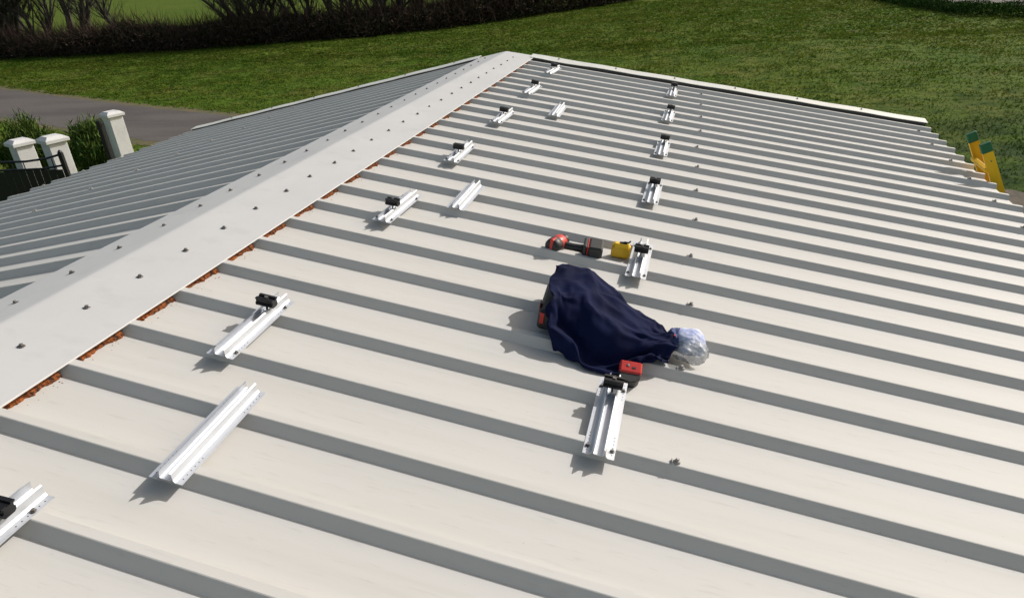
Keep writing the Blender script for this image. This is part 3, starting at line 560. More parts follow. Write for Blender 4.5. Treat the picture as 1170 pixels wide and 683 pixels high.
[280,-70,-23,-11,-8,14,6,8,11,-2,12,2,-4,11,-2,0,15,-2,4,16,-1,5,6,15,5,7,11,-2,3,11,-2,3,12,0,8,15,4,16,12,-1,11,18,1,18,9,2,11,12,-1,11,6,0,11,2,-3,11,-6,-4,10,-8,4,16,-1,4,16,2,5,15,5,4,11,9,2,13,2,-5,7,-8,-1,11,-3,2,10,6,-1,11,-6,2,15,-2,5,13,10,2,17,0,-2,15,-7,-2,13,-2,-1,11,3,2,11,6,-6,10,-14,1,19,-11,0,19,-11,0,18,-8,-7,7,-10,-2,11,-1,-5,10,-9,-7,6,-15,-7,-1,-17,-3,8,-12,-7,-3,-9,-5,5,-12,-6,2,-18,5,22,-1,5,19,8],
[285,-80,-26,-7,-5,16,4,13,4,-6,10,-1,0,13,0,3,15,-1,6,15,6,4,5,14,1,3,13,1,6,9,-2,5,12,0,6,16,2,13,16,2,16,14,1,18,6,1,12,10,-1,8,10,-1,11,-2,-6,8,-7,1,13,-3,3,16,-2,4,16,1,4,12,9,4,13,5,3,14,2,-5,7,-8,0,11,3,-1,11,-4,0,10,8,1,12,-9,4,17,3,5,15,5,-2,15,-6,-2,13,-2,-1,11,1,2,11,7,-4,11,-14,1,20,-8,0,18,-13,-1,17,-8,-7,6,-10,-5,8,-5,0,14,-3,-6,9,-14,-7,3,-16,-6,-2,-15,-4,6,-9,-5,1,-12,-8,-1,-16,4,21,2,4,21,-3],
[293,-88,-26,-4,1,17,-3,11,-7,-1,11,3,0,13,-1,5,16,2,6,12,9,4,9,12,1,3,12,-1,2,11,0,6,12,0,6,16,1,13,16,2,16,13,1,18,6,1,12,9,0,6,10,-5,9,-5,-1,12,2,1,13,-6,2,15,-4,4,15,2,4,12,9,1,15,-1,4,11,6,-3,9,-7,-1,11,3,0,12,-2,0,9,9,1,12,-9,3,15,5,5,16,-1,-3,14,-6,0,13,0,-2,11,0,2,12,7,-2,12,-12,1,20,-8,0,17,-13,-1,16,-9,-7,8,-10,-4,9,-4,-7,7,-9,1,16,-7,-7,1,-17,-5,6,-14,-6,-4,-9,-6,1,-11,-7,0,-16,3,22,-1,4,21,3],
[303,-94,-25,-3,4,16,-3,10,-7,-2,11,-1,-1,14,-4,5,12,11,5,11,11,7,12,6,-1,1,12,1,6,9,-1,4,13,0,6,16,2,12,17,2,16,13,1,18,5,1,12,10,0,8,7,-4,11,-2,0,11,4,1,13,-6,1,14,-6,3,13,6,1,15,-3,3,11,9,4,12,1,-2,11,-4,-1,10,2,0,13,0,1,10,10,1,11,-10,2,15,6,2,15,-7,0,14,-1,-1,12,-1,-2,11,-1,2,11,8,0,17,-8,1,18,-10,0,16,-13,-3,13,-13,-4,11,-8,-7,6,-6,-6,7,-9,2,16,-7,-6,12,-12,-5,1,-15,-5,1,-10,-6,0,-11,-9,-7,-14,3,21,-4,4,22,4],
[314,-96,-25,-4,4,16,-3,8,-8,-2,11,-3,0,15,-2,1,16,4,4,13,10,6,-1,14,3,4,11,0,5,10,1,6,12,1,7,16,2,12,17,2,16,13,1,19,4,1,10,10,-2,11,2,-1,9,7,0,13,1,-1,11,-10,4,15,1,0,14,-4,4,14,4,3,10,9,1,11,-4,-1,11,1,0,12,1,0,12,4,1,11,9,1,12,-10,2,15,5,1,14,-5,0,14,1,-2,10,-5,-5,9,5,5,13,-1,-1,16,-9,3,19,-9,-1,16,-14,-3,12,-12,-4,9,-7,-6,7,-7,-5,9,-9,-3,13,-10,0,16,-10,-12,-7,-8,-2,4,-10,-7,-2,-10,-4,0,-18,4,22,-3,3,23,3],
[324,-98,-25,-3,6,15,-3,7,-8,-3,10,-5,-1,13,6,2,17,2,3,17,2,6,3,14,3,2,11,2,0,11,1,5,13,1,7,16,2,11,18,2,17,13,1,19,2,1,12,9,-1,9,6,-1,8,7,-2,12,-5,2,15,0,0,12,-11,4,15,3,4,13,5,3,10,9,0,11,-1,-1,10,-3,-1,12,2,1,12,7,2,14,5,0,15,-3,-1,13,-8,2,11,10,0,11,-7,-3,11,2,-2,11,1,-2,9,-11,6,18,-3,2,18,-12,0,15,-14,-4,11,-12,-6,7,-7,-2,11,-4,-3,12,-6,-4,9,-14,-1,16,-8,-9,0,-11,-9,-7,-1,-5,0,-12,-1,4,-17,4,21,-6,3,23,0],
[335,-98,-25,-3,7,15,-4,7,-9,-2,9,-4,-2,12,8,1,17,-6,4,16,4,6,1,15,3,1,12,2,2,10,2,7,12,1,7,17,3,10,19,2,18,13,1,18,5,-1,8,11,0,10,5,0,10,3,-2,12,-7,3,14,3,-1,11,-13,5,15,4,4,14,5,2,9,10,-1,10,-4,0,10,0,-1,12,3,1,15,3,2,13,8,-1,13,-8,0,14,-5,1,9,12,-1,12,0,-2,11,0,-1,10,-3,-1,13,-8,-2,13,-16,8,18,-9,0,15,-14,-7,8,-12,-2,10,-5,-7,6,-5,-3,12,-7,4,15,-6,-3,13,-11,-6,7,-11,-9,-5,-4,-8,-8,-2,0,10,-13,4,15,-15,3,23,0],
[347,-98,-25,-5,7,15,-3,8,-9,-3,9,-5,-1,10,10,1,16,-9,3,17,3,6,0,15,4,1,12,2,3,9,2,8,13,2,6,18,3,10,20,2,19,10,2,17,8,-2,7,11,-1,10,-1,2,9,6,-3,12,-6,3,14,4,-1,9,-13,4,14,6,5,14,3,2,9,9,0,10,-3,-2,10,4,1,13,1,0,15,0,2,13,8,-3,12,-9,2,14,-3,0,10,10,-1,11,2,-2,10,-1,-1,10,-4,-1,13,-10,-2,12,-17,7,18,-11,1,15,-13,-8,6,-10,-5,7,-6,-1,11,-3,-6,9,-9,-2,13,-9,6,15,-4,-4,12,-7,-8,-1,-7,-8,-8,-1,-8,-2,-14,6,20,-4,5,20,-10],
[358,-98,-26,-4,8,16,-4,8,-9,-3,9,-5,-2,8,11,2,15,-11,3,18,1,6,3,16,3,4,11,3,-3,9,2,8,13,3,6,19,3,12,19,1,15,16,3,17,5,-1,8,10,-2,9,-4,2,10,5,-2,11,-6,3,12,7,-2,8,-13,5,14,6,4,14,2,2,9,9,0,11,1,-1,10,-1,0,13,2,0,15,-1,2,13,9,-4,10,-10,2,15,-1,0,10,7,-2,11,1,-7,7,-4,-1,10,-5,4,14,-8,-1,13,-16,3,16,-14,1,14,-12,-1,11,-7,-8,2,-5,-6,8,-6,0,13,-7,-5,11,-11,0,13,-6,5,13,2,-3,7,-7,-9,-4,-5,-9,-10,-6,-1,14,-14,8,21,-2],
[370,-98,-25,-6,10,15,-3,9,-7,-3,7,-7,-2,7,13,2,13,-13,3,18,-1,6,8,14,3,-2,11,3,2,9,3,5,14,3,7,19,1,15,17,3,11,18,1,12,13,2,11,3,-1,10,0,0,11,-2,-1,11,-6,3,11,9,-2,7,-13,4,13,6,4,13,3,2,10,7,0,10,1,-1,10,0,-1,13,-1,0,16,0,3,12,10,-4,11,-9,1,12,4,0,12,0,-4,10,-2,-7,5,-3,-1,11,-6,3,13,-11,6,17,-9,2,15,-15,-1,11,-12,-7,6,-8,-1,8,-5,-9,4,-6,-3,12,-9,-2,12,-10,2,14,-6,3,13,1,2,9,3,-7,1,-8,-10,-11,-3,-6,6,-18,9,21,2],
[382,-95,-25,-7,13,13,-5,3,-13,-1,7,6,-2,10,10,2,8,-17,4,19,0,5,9,14,4,-4,11,3,1,9,3,8,12,3,7,18,1,15,17,0,16,15,4,7,14,-3,12,-2,2,8,2,-1,11,-4,2,9,10,4,13,-2,-2,11,-12,3,13,5,5,9,9,0,11,0,-1,9,0,1,9,5,-3,12,-5,2,16,3,2,12,10,-4,10,-9,-1,13,1,-5,9,-3,-3,9,-1,1,9,1,-2,10,-9,4,15,-8,4,14,-12,0,13,-14,-7,6,-11,0,10,-6,-5,4,-6,-6,8,-9,-3,10,-9,-1,13,-10,2,14,-4,4,11,3,1,8,5,-2,8,-6,-10,-10,-5,-9,0,-17,6,19,8],
[394,-91,-25,-8,14,11,-5,6,-12,-5,7,2,-1,-6,10,0,18,-1,8,14,-11,6,10,13,3,5,11,4,-3,7,4,5,12,3,7,17,0,16,15,0,16,14,4,6,15,-2,12,0,-1,8,-3,3,9,7,2,13,6,0,11,-11,2,14,-5,4,10,10,2,11,1,2,8,6,-3,8,-4,1,9,5,-3,12,-5,2,15,3,2,12,11,-3,13,-5,-4,9,-7,-3,10,0,-2,9,1,-2,9,-5,3,13,-2,-1,8,-15,1,13,-13,1,12,-12,-1,13,-5,-3,3,-9,-5,5,-6,-5,8,-9,-5,9,-11,0,12,-9,2,12,7,4,11,0,2,10,-1,0,10,-2,-9,-2,-11,-11,-10,-10,5,18,9],
[408,-86,-26,-9,15,9,-9,9,-8,-4,2,7,0,-7,9,-2,17,1,10,7,-15,4,8,15,5,12,4,3,4,7,4,4,11,4,2,17,1,16,15,0,17,12,4,5,16,-3,12,-1,0,9,0,1,11,3,4,11,9,1,9,-13,3,15,-2,4,8,10,1,11,0,1,8,4,-4,7,-4,1,9,5,-3,12,-5,2,14,5,2,12,9,-5,12,-7,-1,11,-2,-3,9,-1,-2,8,0,0,11,-1,-1,9,-10,3,15,-7,1,14,-11,1,12,-11,0,9,-9,-4,2,-9,-4,4,-7,-5,6,-10,-9,3,-12,-1,15,4,5,12,-5,-4,7,-7,0,10,-1,4,7,5,1,8,-11,-13,-11,-3,3,18,-5],
[422,-81,-24,-11,17,5,-11,10,-1,-2,-5,7,-1,-4,10,-2,17,-1,10,2,-15,4,14,8,6,3,12,3,8,3,3,0,10,5,8,14,1,15,15,-1,18,11,4,5,17,-3,12,-2,0,8,-1,1,11,3,5,9,11,1,10,-14,3,15,-1,3,10,8,2,8,6,0,8,-1,-4,6,-5,1,10,5,-2,12,-5,2,13,7,1,13,7,-6,10,-9,-3,10,-3,-2,9,0,-2,8,-1,0,11,-1,4,14,0,2,10,-14,2,14,-9,2,14,-8,-5,0,-12,-5,1,-7,-4,3,-7,-11,4,-6,1,9,-11,-1,15,4,-1,5,-11,0,10,-5,1,9,0,2,9,-3,6,10,-1,-12,-9,-5,3,17,-6],
[431,-72,-18,-11,15,-8,-8,3,13,-2,-4,7,-3,0,10,-1,16,-4,11,-1,-16,4,15,3,5,3,11,3,5,7,-1,10,6,7,5,14,3,12,16,-1,18,11,3,5,17,-1,11,0,-2,7,-5,1,11,2,5,5,14,2,12,-13,3,15,-1,3,8,10,-2,8,-3,0,8,-2,0,8,4,1,11,1,-2,13,-5,0,14,4,3,12,9,-6,8,-10,-2,10,2,-2,8,2,-2,8,-1,-1,9,-7,5,13,5,2,16,-9,3,15,-9,-9,-2,-14,-6,-1,-11,-5,1,-7,-2,3,-7,-4,8,-9,4,13,-5,-2,13,5,0,6,-11,-1,7,-8,1,8,-1,1,9,-2,4,10,2,-6,-4,-13,3,17,-2],
[442,-68,-25,-11,17,5,-7,-5,13,-3,0,7,-4,4,9,0,15,-7,12,-5,-14,3,15,5,2,11,2,2,5,5,3,0,13,4,13,9,5,9,18,-1,18,11,3,4,17,-1,11,-2,-2,5,-6,1,12,3,5,1,15,2,12,-11,4,16,-3,-2,11,2,3,6,7,-1,8,-1,0,8,-2,0,12,-1,0,13,4,0,15,-1,2,13,8,-6,6,-11,-1,10,2,-1,6,5,-2,8,1,-2,6,-10,5,14,4,1,14,-11,3,16,-10,-10,-7,-11,-5,0,-12,-1,9,-2,-3,6,-5,-6,-3,-10,4,14,-3,-1,13,6,0,7,-11,-1,5,-9,-1,7,3,0,9,-1,5,8,-4,-2,1,-14,3,16,-2],
[452,-59,-25,-11,11,12,-9,1,11,0,-3,8,-5,5,8,2,13,-10,12,-8,-12,2,17,-1,3,7,7,2,8,2,2,0,13,1,6,16,5,19,8,1,14,14,3,6,15,-2,8,-6,0,7,-3,1,10,5,4,-1,15,3,13,-9,0,15,4,1,12,-4,0,9,-3,3,4,6,-1,8,1,0,12,0,-1,13,-4,1,16,2,2,14,6,-5,6,-11,-1,9,4,-1,5,6,-1,8,0,-2,4,-11,5,14,3,1,13,-13,0,14,-12,-10,-9,-9,0,8,-8,-3,4,-6,-9,-1,-3,1,7,-10,0,10,11,3,14,0,-4,1,-13,1,8,-6,-1,8,2,1,7,-2,-2,3,-10,4,12,-1,5,10,-11],
[463,-54,-18,-12,4,14,-8,8,8,-2,0,7,-5,5,7,4,11,-12,12,-10,-11,3,16,-3,2,8,7,1,2,7,-3,12,8,6,-4,17,2,16,13,4,19,6,2,7,14,-1,7,-8,0,7,-1,2,9,7,3,-4,13,0,15,1,3,13,-8,1,12,-4,0,8,-4,1,7,2,1,6,7,0,11,-1,-1,15,-2,1,14,7,2,16,1,-4,7,-11,-1,6,7,-1,7,3,0,9,0,-2,2,-13,5,14,3,1,13,-13,-2,10,-15,-10,-9,-9,-7,2,-8,-4,4,-5,-3,4,-7,6,11,0,-1,6,13,3,14,-1,-5,-1,-12,1,9,-3,-1,8,2,1,7,-4,-3,1,-9,5,11,-3,6,12,-8],
[472,-50,-10,-11,5,13,-8,9,6,-4,3,5,-3,4,9,4,8,-14,13,-13,-9,4,17,-6,2,6,8,-1,7,3,-4,11,8,7,-6,16,1,12,18,1,17,10,6,12,5,-2,9,-1,2,5,-6,1,7,6,3,-1,14,-2,13,-6,4,14,5,2,11,-6,1,5,-8,0,7,-2,0,7,4,2,9,6,-2,14,-4,1,14,10,2,16,-1,-4,8,-11,-1,9,3,1,5,5,-1,10,0,-2,-1,-12,6,14,1,-1,12,-15,-2,10,-15,-9,-3,-11,-8,-1,-7,-5,1,-7,0,8,-2,0,2,11,2,13,-4,5,9,10,-4,1,-12,-1,9,4,1,8,-2,1,7,-2,-3,-1,-9,2,7,-9,7,14,-3],
[480,-46,-1,-10,4,12,-7,9,5,-3,5,2,-4,3,9,5,8,-13,13,-15,-9,5,15,-8,1,9,9,-1,5,3,-5,14,1,7,-6,18,1,9,19,1,16,10,1,13,-4,2,5,8,0,6,2,5,8,-1,3,3,11,-4,10,-9,5,11,9,3,13,-3,0,2,-10,0,7,-2,0,6,5,-3,8,-4,3,14,2,-2,16,4,4,14,8,-2,10,-9,-1,10,0,0,7,0,1,6,6,-2,0,-12,-4,12,-10,10,14,-6,-7,3,-17,-8,-2,-11,-7,0,-9,-4,3,-7,1,8,0,0,1,11,3,15,0,-4,1,12,3,9,-6,1,9,-5,-2,6,6,2,6,-3,-1,3,-8,1,2,-11,7,13,-2],
[486,-44,9,-9,5,11,-6,7,5,-2,5,3,-5,10,4,8,2,-14,13,-14,-9,0,16,-3,5,9,-1,-2,7,1,-5,13,4,7,-7,18,2,7,20,1,15,11,1,12,-5,0,9,0,2,4,6,4,2,7,4,11,5,-3,6,-13,5,10,11,3,13,2,0,1,-10,0,5,-6,-1,7,2,-1,9,2,-5,9,9,2,15,-7,5,13,10,-3,14,0,-2,11,1,1,7,-1,4,6,-3,0,6,-9,-9,-1,-13,11,15,-7,-8,2,-17,-7,-1,-13,-2,9,-6,-4,0,-6,-2,6,-6,2,0,12,-8,10,-3,2,3,12,5,8,4,1,8,-7,-3,6,7,2,7,0,-3,1,-8,5,10,-4,8,9,-8],
[493,-39,19,-8,10,2,-4,5,4,-3,4,6,-3,13,-2,10,-4,-12,12,-14,-10,-1,16,-2,1,5,7,-3,7,3,-1,15,-6,1,0,21,9,0,20,-1,17,9,-1,12,2,3,2,-8,1,7,0,4,5,8,4,7,8,-1,5,-13,3,13,7,5,10,7,-1,8,-5,2,-2,-7,-3,8,-1,-4,3,7,-2,11,6,2,15,-3,-4,14,-7,5,13,6,-1,9,8,0,6,-6,0,5,-5,5,7,-5,-11,-3,-9,2,12,-14,6,12,-14,-7,2,-15,-9,-1,-8,3,6,-1,-5,0,-6,2,7,4,-7,8,-2,2,6,11,0,-3,11,3,9,-5,-2,6,8,3,7,-1,-1,3,-7,4,11,2,8,7,-9],
[492,-32,30,2,10,-5,-3,5,1,-3,4,9,-3,12,-12,14,-13,-3,9,-5,-13,-1,14,-3,-1,6,3,-1,5,7,-2,16,-3,-2,5,21,12,-5,17,-4,17,2,3,5,11,-1,7,1,3,4,-6,4,8,-4,3,-2,13,1,13,-5,2,14,-5,7,5,10,-3,7,6,1,4,-6,0,5,-5,-4,3,6,-1,11,2,-4,9,-9,0,14,-3,1,10,11,3,12,5,-4,4,-8,1,4,-5,0,7,5,0,6,-12,-3,2,-18,6,11,-14,-10,1,-15,-4,3,-12,3,7,-2,-2,4,-5,-3,7,-2,-6,6,-2,4,6,13,-5,-5,8,3,4,9,2,7,6,2,8,0,1,5,-4,-4,4,-8,11,10,3],
[493,-23,40,3,7,-3,3,4,-4,-4,11,5,4,3,-17,14,-13,-2,9,-3,-12,-5,10,5,-2,6,1,-3,8,-7,-5,8,15,2,17,13,13,-7,14,-5,12,10,2,11,-3,3,1,7,3,6,1,5,1,-9,2,5,13,0,14,-2,3,11,-10,2,12,3,2,1,10,0,4,5,-4,6,-3,-1,6,-3,-4,4,-8,0,10,6,-1,8,-11,1,11,10,4,10,7,-2,9,-2,-3,6,-1,2,6,-5,1,4,-11,-5,-4,-15,-4,8,-16,1,6,-17,-1,10,-11,-4,1,-10,-5,0,-5,0,7,-1,-1,9,2,3,10,6,-8,-7,9,5,4,9,-1,1,10,2,7,1,-2,4,-5,0,5,-7,7,7,11],
[505,-17,45,-1,6,2,0,7,-1,4,3,-12,6,9,-14,13,-15,-3,4,3,-12,-5,10,0,-3,5,1,-5,10,3,-1,-1,19,2,20,2,5,0,19,4,2,16,2,4,-11,1,8,0,4,-3,7,2,8,5,7,10,2,0,10,-9,3,13,-3,2,11,1,0,6,7,1,0,6,-3,6,1,-3,1,-8,-4,6,-6,-2,11,1,-1,11,3,-4,9,-8,7,6,8,3,9,6,-4,5,-3,-3,0,-7,4,6,-9,-3,3,-13,-5,2,-16,3,13,-12,-9,-2,-13,-3,1,-11,2,6,-5,-1,6,-4,-2,8,0,-3,6,11,0,7,12,-6,-11,3,3,3,9,3,7,0,-1,5,-4,3,6,-5,0,2,14],
[512,-8,36,3,2,5,3,8,3,-1,9,-9,2,-15,-10,2,11,-12,13,-3,2,-1,10,-3,-3,4,3,-3,11,-1,1,-5,17,2,19,-2,7,-2,18,3,-1,16,1,9,-2,3,2,-6,0,9,4,5,4,9,5,8,-8,1,13,-3,3,13,4,-3,6,8,5,6,-6,-1,8,3,-2,-2,8,-4,5,-5,-1,2,-10,-3,10,0,-2,10,-1,-3,12,-3,-7,8,-4,6,7,4,5,6,1,-3,1,-6,-3,-7,-7,-1,3,-12,1,13,-7,-6,-1,-16,-1,3,-16,-1,7,-10,1,9,2,0,0,-7,-1,8,-4,-6,10,4,-2,9,12,-6,-11,1,-1,-6,9,4,2,6,-2,5,-4,4,6,2,2,12,-1],
[522,-3,31,2,4,1,7,4,7,-3,7,-13,3,-18,-5,0,14,1,7,7,-3,6,7,-2,-4,1,5,-12,-4,-1,12,7,13,2,20,-3,2,5,16,6,-5,12,3,6,6,0,6,0,4,4,-7,4,5,9,3,12,-1,1,13,-4,-3,6,11,4,10,2,3,8,-4,5,4,-4,-4,0,8,-5,4,-4,-2,0,-10,-4,8,-6,-6,8,-5,-6,9,-4,-5,10,-4,5,2,8,5,4,2,2,6,-3,-1,3,-9,-2,-1,-12,0,11,-8,-6,-4,-15,-2,14,-8,1,-2,-14,1,7,5,-1,0,-7,-2,9,-2,-3,10,-4,-2,11,8,-8,-10,-1,-3,-8,8,2,8,3,3,2,3,-3,4,-4,4,3,12],
[525,-6,41,0,-1,-5,4,5,-7,7,11,4,5,-14,-6,1,11,-2,-5,-2,-6,1,7,3,4,1,6,-5,7,4,9,15,-8,2,10,18,6,14,5,7,-9,9,1,9,2,3,1,3,3,6,2,-2,8,-7,12,5,5,-9,5,10,6,11,2,2,9,5,-5,1,-8,7,6,0,3,5,3,-5,7,0,-7,6,-4,-6,8,-4,-6,9,-6,-3,8,-7,-3,3,-11,-3,8,-2,6,0,3,6,3,1,2,7,-5,-2,0,-13,-2,8,-11,-7,-2,-15,0,17,-3,0,0,-16,2,7,7,-2,2,-6,-2,-4,-7,-3,12,5,0,14,2,-10,-9,5,-3,-12,-1,-5,1,8,3,5,-1,3,6,-1,1,11,5],
[533,-12,42,1,7,1,3,0,-10,5,8,10,2,2,-17,4,1,-13,-4,6,-2,1,5,3,4,1,7,-7,8,2,17,3,5,-2,19,6,8,11,8,7,-8,10,1,5,5,2,6,-2,3,8,2,-5,-1,-11,-6,9,7,4,12,8,11,7,1,-1,9,4,-5,5,-2,4,7,-2,5,-3,-2,1,5,2,-5,8,1,-9,6,-6,-3,12,0,-4,11,-3,-2,4,-9,-5,1,-10,1,6,-3,6,2,1,7,2,2,-2,5,-10,-10,-4,-12,2,7,-14,-11,10,-10,10,3,-10,-6,7,-1,1,6,-4,0,6,4,-8,-3,8,5,13,-5,-10,-3,11,-1,-13,-5,-5,4,9,-1,6,4,6,0,-3,-2,10,6],
[543,-16,35,-7,5,-2,12,1,2,-2,15,-3,5,11,-6,4,0,-14,0,-1,-7,-2,7,1,-3,5,6,4,-4,12,10,12,-7,5,11,16,8,10,9,7,-1,11,2,4,5,0,7,0,1,2,-9,-4,10,-3,-6,6,11,-4,10,-8,10,10,1,-7,-1,7,-7,1,4,-1,6,2,2,4,-5,9,0,-3,4,8,-4,-2,11,-1,-4,14,0,-10,7,-6,5,7,-4,-4,-2,-6,-2,2,-6,4,4,-3,7,-1,4,-2,7,-10,-9,-3,-11,-6,4,-15,-4,11,-11,11,10,5,-3,6,-7,1,5,-5,-5,0,5,-4,3,12,1,8,-14,-5,1,13,-5,-13,3,-8,-1,6,-1,4,5,3,7,2,6,7,-8],
[551,-8,29,1,-7,4,-13,5,-9,10,13,-6,14,8,8,3,1,-12,1,1,-6,-1,7,-1,-4,10,4,4,-11,11,10,14,-4,5,10,14,7,8,10,7,6,8,3,4,5,0,7,0,-3,8,-3,-4,11,-4,-13,-5,-3,0,12,-6,-5,4,10,-1,9,-3,-3,-5,5,-4,3,2,-4,4,3,4,5,-5,9,3,-5,-2,12,5,-4,12,-3,-1,8,-14,11,4,3,0,3,-7,-6,-2,-1,-2,1,-6,8,2,-2,-4,5,-7,-2,5,-13,-5,13,-9,-5,-1,-18,5,13,1,7,4,9,0,5,-3,-5,6,2,-8,-7,5,5,12,-5,-4,2,12,-14,0,3,1,-11,3,0,1,6,2,7,1,3,13,-2],
[558,-4,39,-6,3,-6,3,-12,-9,9,10,-7,11,10,5,2,10,-6,2,-3,-6,-1,7,-1,-4,11,0,5,-13,11,3,17,10,5,17,-4,4,9,10,5,6,7,6,-3,0,3,5,2,-1,11,-1,-13,-1,-7,-11,10,-1,6,13,7,-8,-7,-4,-8,0,3,-6,-2,1,-2,1,6,0,2,4,0,6,-6,0,11,-2,-1,11,8,5,7,-12,8,12,3,1,-1,-13,7,2,-3,-4,-1,-2,-3,2,-6,-3,6,-5,4,5,-10,6,14,-5,-6,11,-11,-7,4,-15,-12,9,1,9,1,-1,6,0,0,-2,7,-1,0,0,14,1,12,5,-10,-10,-1,-2,9,9,-5,-4,-6,1,-3,5,6,2,5,3,15,-1]]
def jacket():
    nu, nv = 50, 50
    q = np.array(CLOTH).reshape(nu+1, nv+1, 3)
    P_ = (np.cumsum(q, axis=1)+np.array([1500, 1000, 0]))/1000.0
    for k in range(1): P_[1:-1, 1:-1] = P_[1:-1, 1:-1]*.6+.1*(P_[:-2, 1:-1]+P_[2:, 1:-1]+P_[1:-1, :-2]+P_[1:-1, 2:])
    ii = np.arange((nu+1)*(nv+1)).reshape(nu+1, nv+1)
    me = big_mesh('jacket', P_.reshape(-1, 3), np.stack([ii[:-1, :-1].ravel(), ii[1:, :-1].ravel(), ii[1:, 1:].ravel(), ii[:-1, 1:].ravel()], 1))
    me.polygons.foreach_set('use_smooth', [True]*len(me.polygons)); return me
jk = link('jacket', jacket(), M_['navy']); jk.location = roof_pt(0, 0, .001); jk.rotation_euler = (0, TH, 0)
so = jk.modifiers.new('thick', 'SOLIDIFY'); so.thickness = .003; so.offset = -1; sb = jk.modifiers.new('smooth', 'SUBSURF'); sb.levels = 1; sb.render_levels = 1
tag(jk, 'crumpled navy blue jacket heaped over tools in the middle of the roof', 'jacket')

# crumpled film bag with pale cloth
def lump(name, c, r_, seed, amp, fr, m, parent, n=40, squash=None):
    V = []; F = []; 
    for i in range(n+1):
        ph = math.pi*i/n
        for j in range(2*n):
            t = math.pi*j/n; d = Vector((math.sin(ph)*math.cos(t), math.sin(ph)*math.sin(t), math.cos(ph)))
            k = 1+amp*mnoise.noise(d*fr+Vector((seed, 0, 0)))+amp*.6*abs(mnoise.noise(d*fr*2.3+Vector((0, seed, 0))))
            z = d.z*r_[2]*k
            V.append((c[0]+d.x*r_[0]*k, c[1]+d.y*r_[1]*k, max(c[2]+z, .001)))
    for i in range(n):
        for j in range(2*n): F.append((i*2*n+j, (i+1)*2*n+j, (i+1)*2*n+(j+1) % (2*n), i*2*n+(j+1) % (2*n)))
    return link(name, mesh(name, V, F, True), m, parent)
bag = empty('plastic_bag'); tag(bag, 'crumpled clear plastic bag holding pale blue cloth at the right end of the jacket', 'plastic bag')
lump('pale_cloth', (.012, .048, .045), (.056, .060, .046), 3, .16, 1.2, M_['paleblue'], bag)
lump('blue_cloth', (-.040, .055, .035), (.034, .055, .036), 8, .25, 2.0, M_['bluecloth'], bag)
lump('film', (.018, .006, .032), (.062, .058, .040), 5, .22, 1.6, M_['film'], bag)
b = MB(); b.box(-.052, -.046, .020, .030, .066, .072, None, .001); b.build('red_print', M_['redp'], bag)
put(bag, 2.095, 1.095, -.006, 0)
# red and black battery pack below the jacket
rp = empty('battery_pack'); tag(rp, 'red and black battery pack lying between the navy jacket and the nearest right hand rail', 'battery pack')
V = []; F = []; ring = [(-.040, .030), (-.044, .0), (-.040, -.028), (-.026, -.044), (.0, -.050), (.024, -.044), (.038, -.026), (.042, 0), (.040, .030)]
def prism(ring, z0, z1, ins=.004):
    n = len(ring); V = []
    for z, s in ((z0, 1), (z1-ins, 1), (z1, 1-ins*18)): V += [(x*s, y*s, z) for x, y in ring]
    F = [tuple(range(n-1, -1, -1)), tuple(range(2*n, 3*n))]
    for k in range(2):
        for i in range(n): F.append((k*n+i, k*n+(i+1) % n, (k+1)*n+(i+1) % n, (k+1)*n+i))
    return MB().add(V, F)
prism(ring, 0, .052).build('lower_shell', M_['blackp'], rp)
MB().box(-.043, .043, -.012, .040, .020, .058, None, .006).build('red_shell', M_['redp'], rp)
b = MB(); b.lathe([(.006, .0582), (.006, .0600), (.003, .0606)], 10, (-.012, .018, 0)); b.build('screw_head', M_['steel'], rp)
MB().box(.004, .018, .006, .014, .0581, .0595).build('latch', M_['blackp'], rp)
put(rp, 1.920, .912, -.020, .10, R(24)); rp.scale = (.88, .92, .85)

# ------------------------------------------------------------------ ladder
ld = empty('ladder'); tag(ld, 'yellow fibreglass ladder with green end caps leaning on the right eave', 'ladder')
LEAN = R(25); LB = Vector((4.262, 4.60, 0))
bot = -3.4; toplen = 0
def ladder():
    tz = -.52; ztop = tz; L_ = (ztop-ZG)/math.cos(LEAN)
    # local frame: z up along ladder, x depth, y rung direction
    for y in (0, .315):
        b = MB()
        for (x0, x1, a0, a1) in ((-.040, .040, -.003, .003), ):
            s = 1 if y > 0 else -1
            b.box(-.034, .034, y+s*.010, y+s*.014, 0, L_-.072); b.box(-.034, -.030, y-s*.014, y+s*.0098, 0, L_-.072); b.box(.030, .034, y-s*.014, y+s*.0098, 0, L_-.072)
        st = b.build('stile', M_['ladder'], ld)
        b = MB(); b.box(-.037, .037, y-.018, y+.018, L_-.075, L_, None, .005); b.build('end_cap', M_['greencap'], st)
        s = 1 if y > 0 else -1
        b = MB()
        for z in (L_-.145, L_-.43):
            V = []
            for k in range(8): t = 2*math.pi*k/8; V.append((.006*math.cos(t)+.004, y+s*.0158, z+.006*math.sin(t)))
            b.add(V, [tuple(range(8))])
        b.build('rivet', M_['steel'], st)
    k = 0
    z = L_-.205
    while z > .15:
        b = MB(); b.box(-.050, -.018, -.006, .321, z-.018, z+.014, None, .004); b.build('rung', M_['ladder'], ld); z -= .28
    return L_
LL = ladder()
top = Vector((4.118, 4.60, -.52)); ld.location = top-Vector((-math.sin(LEAN), 0, math.cos(LEAN)))*LL; ld.rotation_euler = (0, -LEAN, 0)

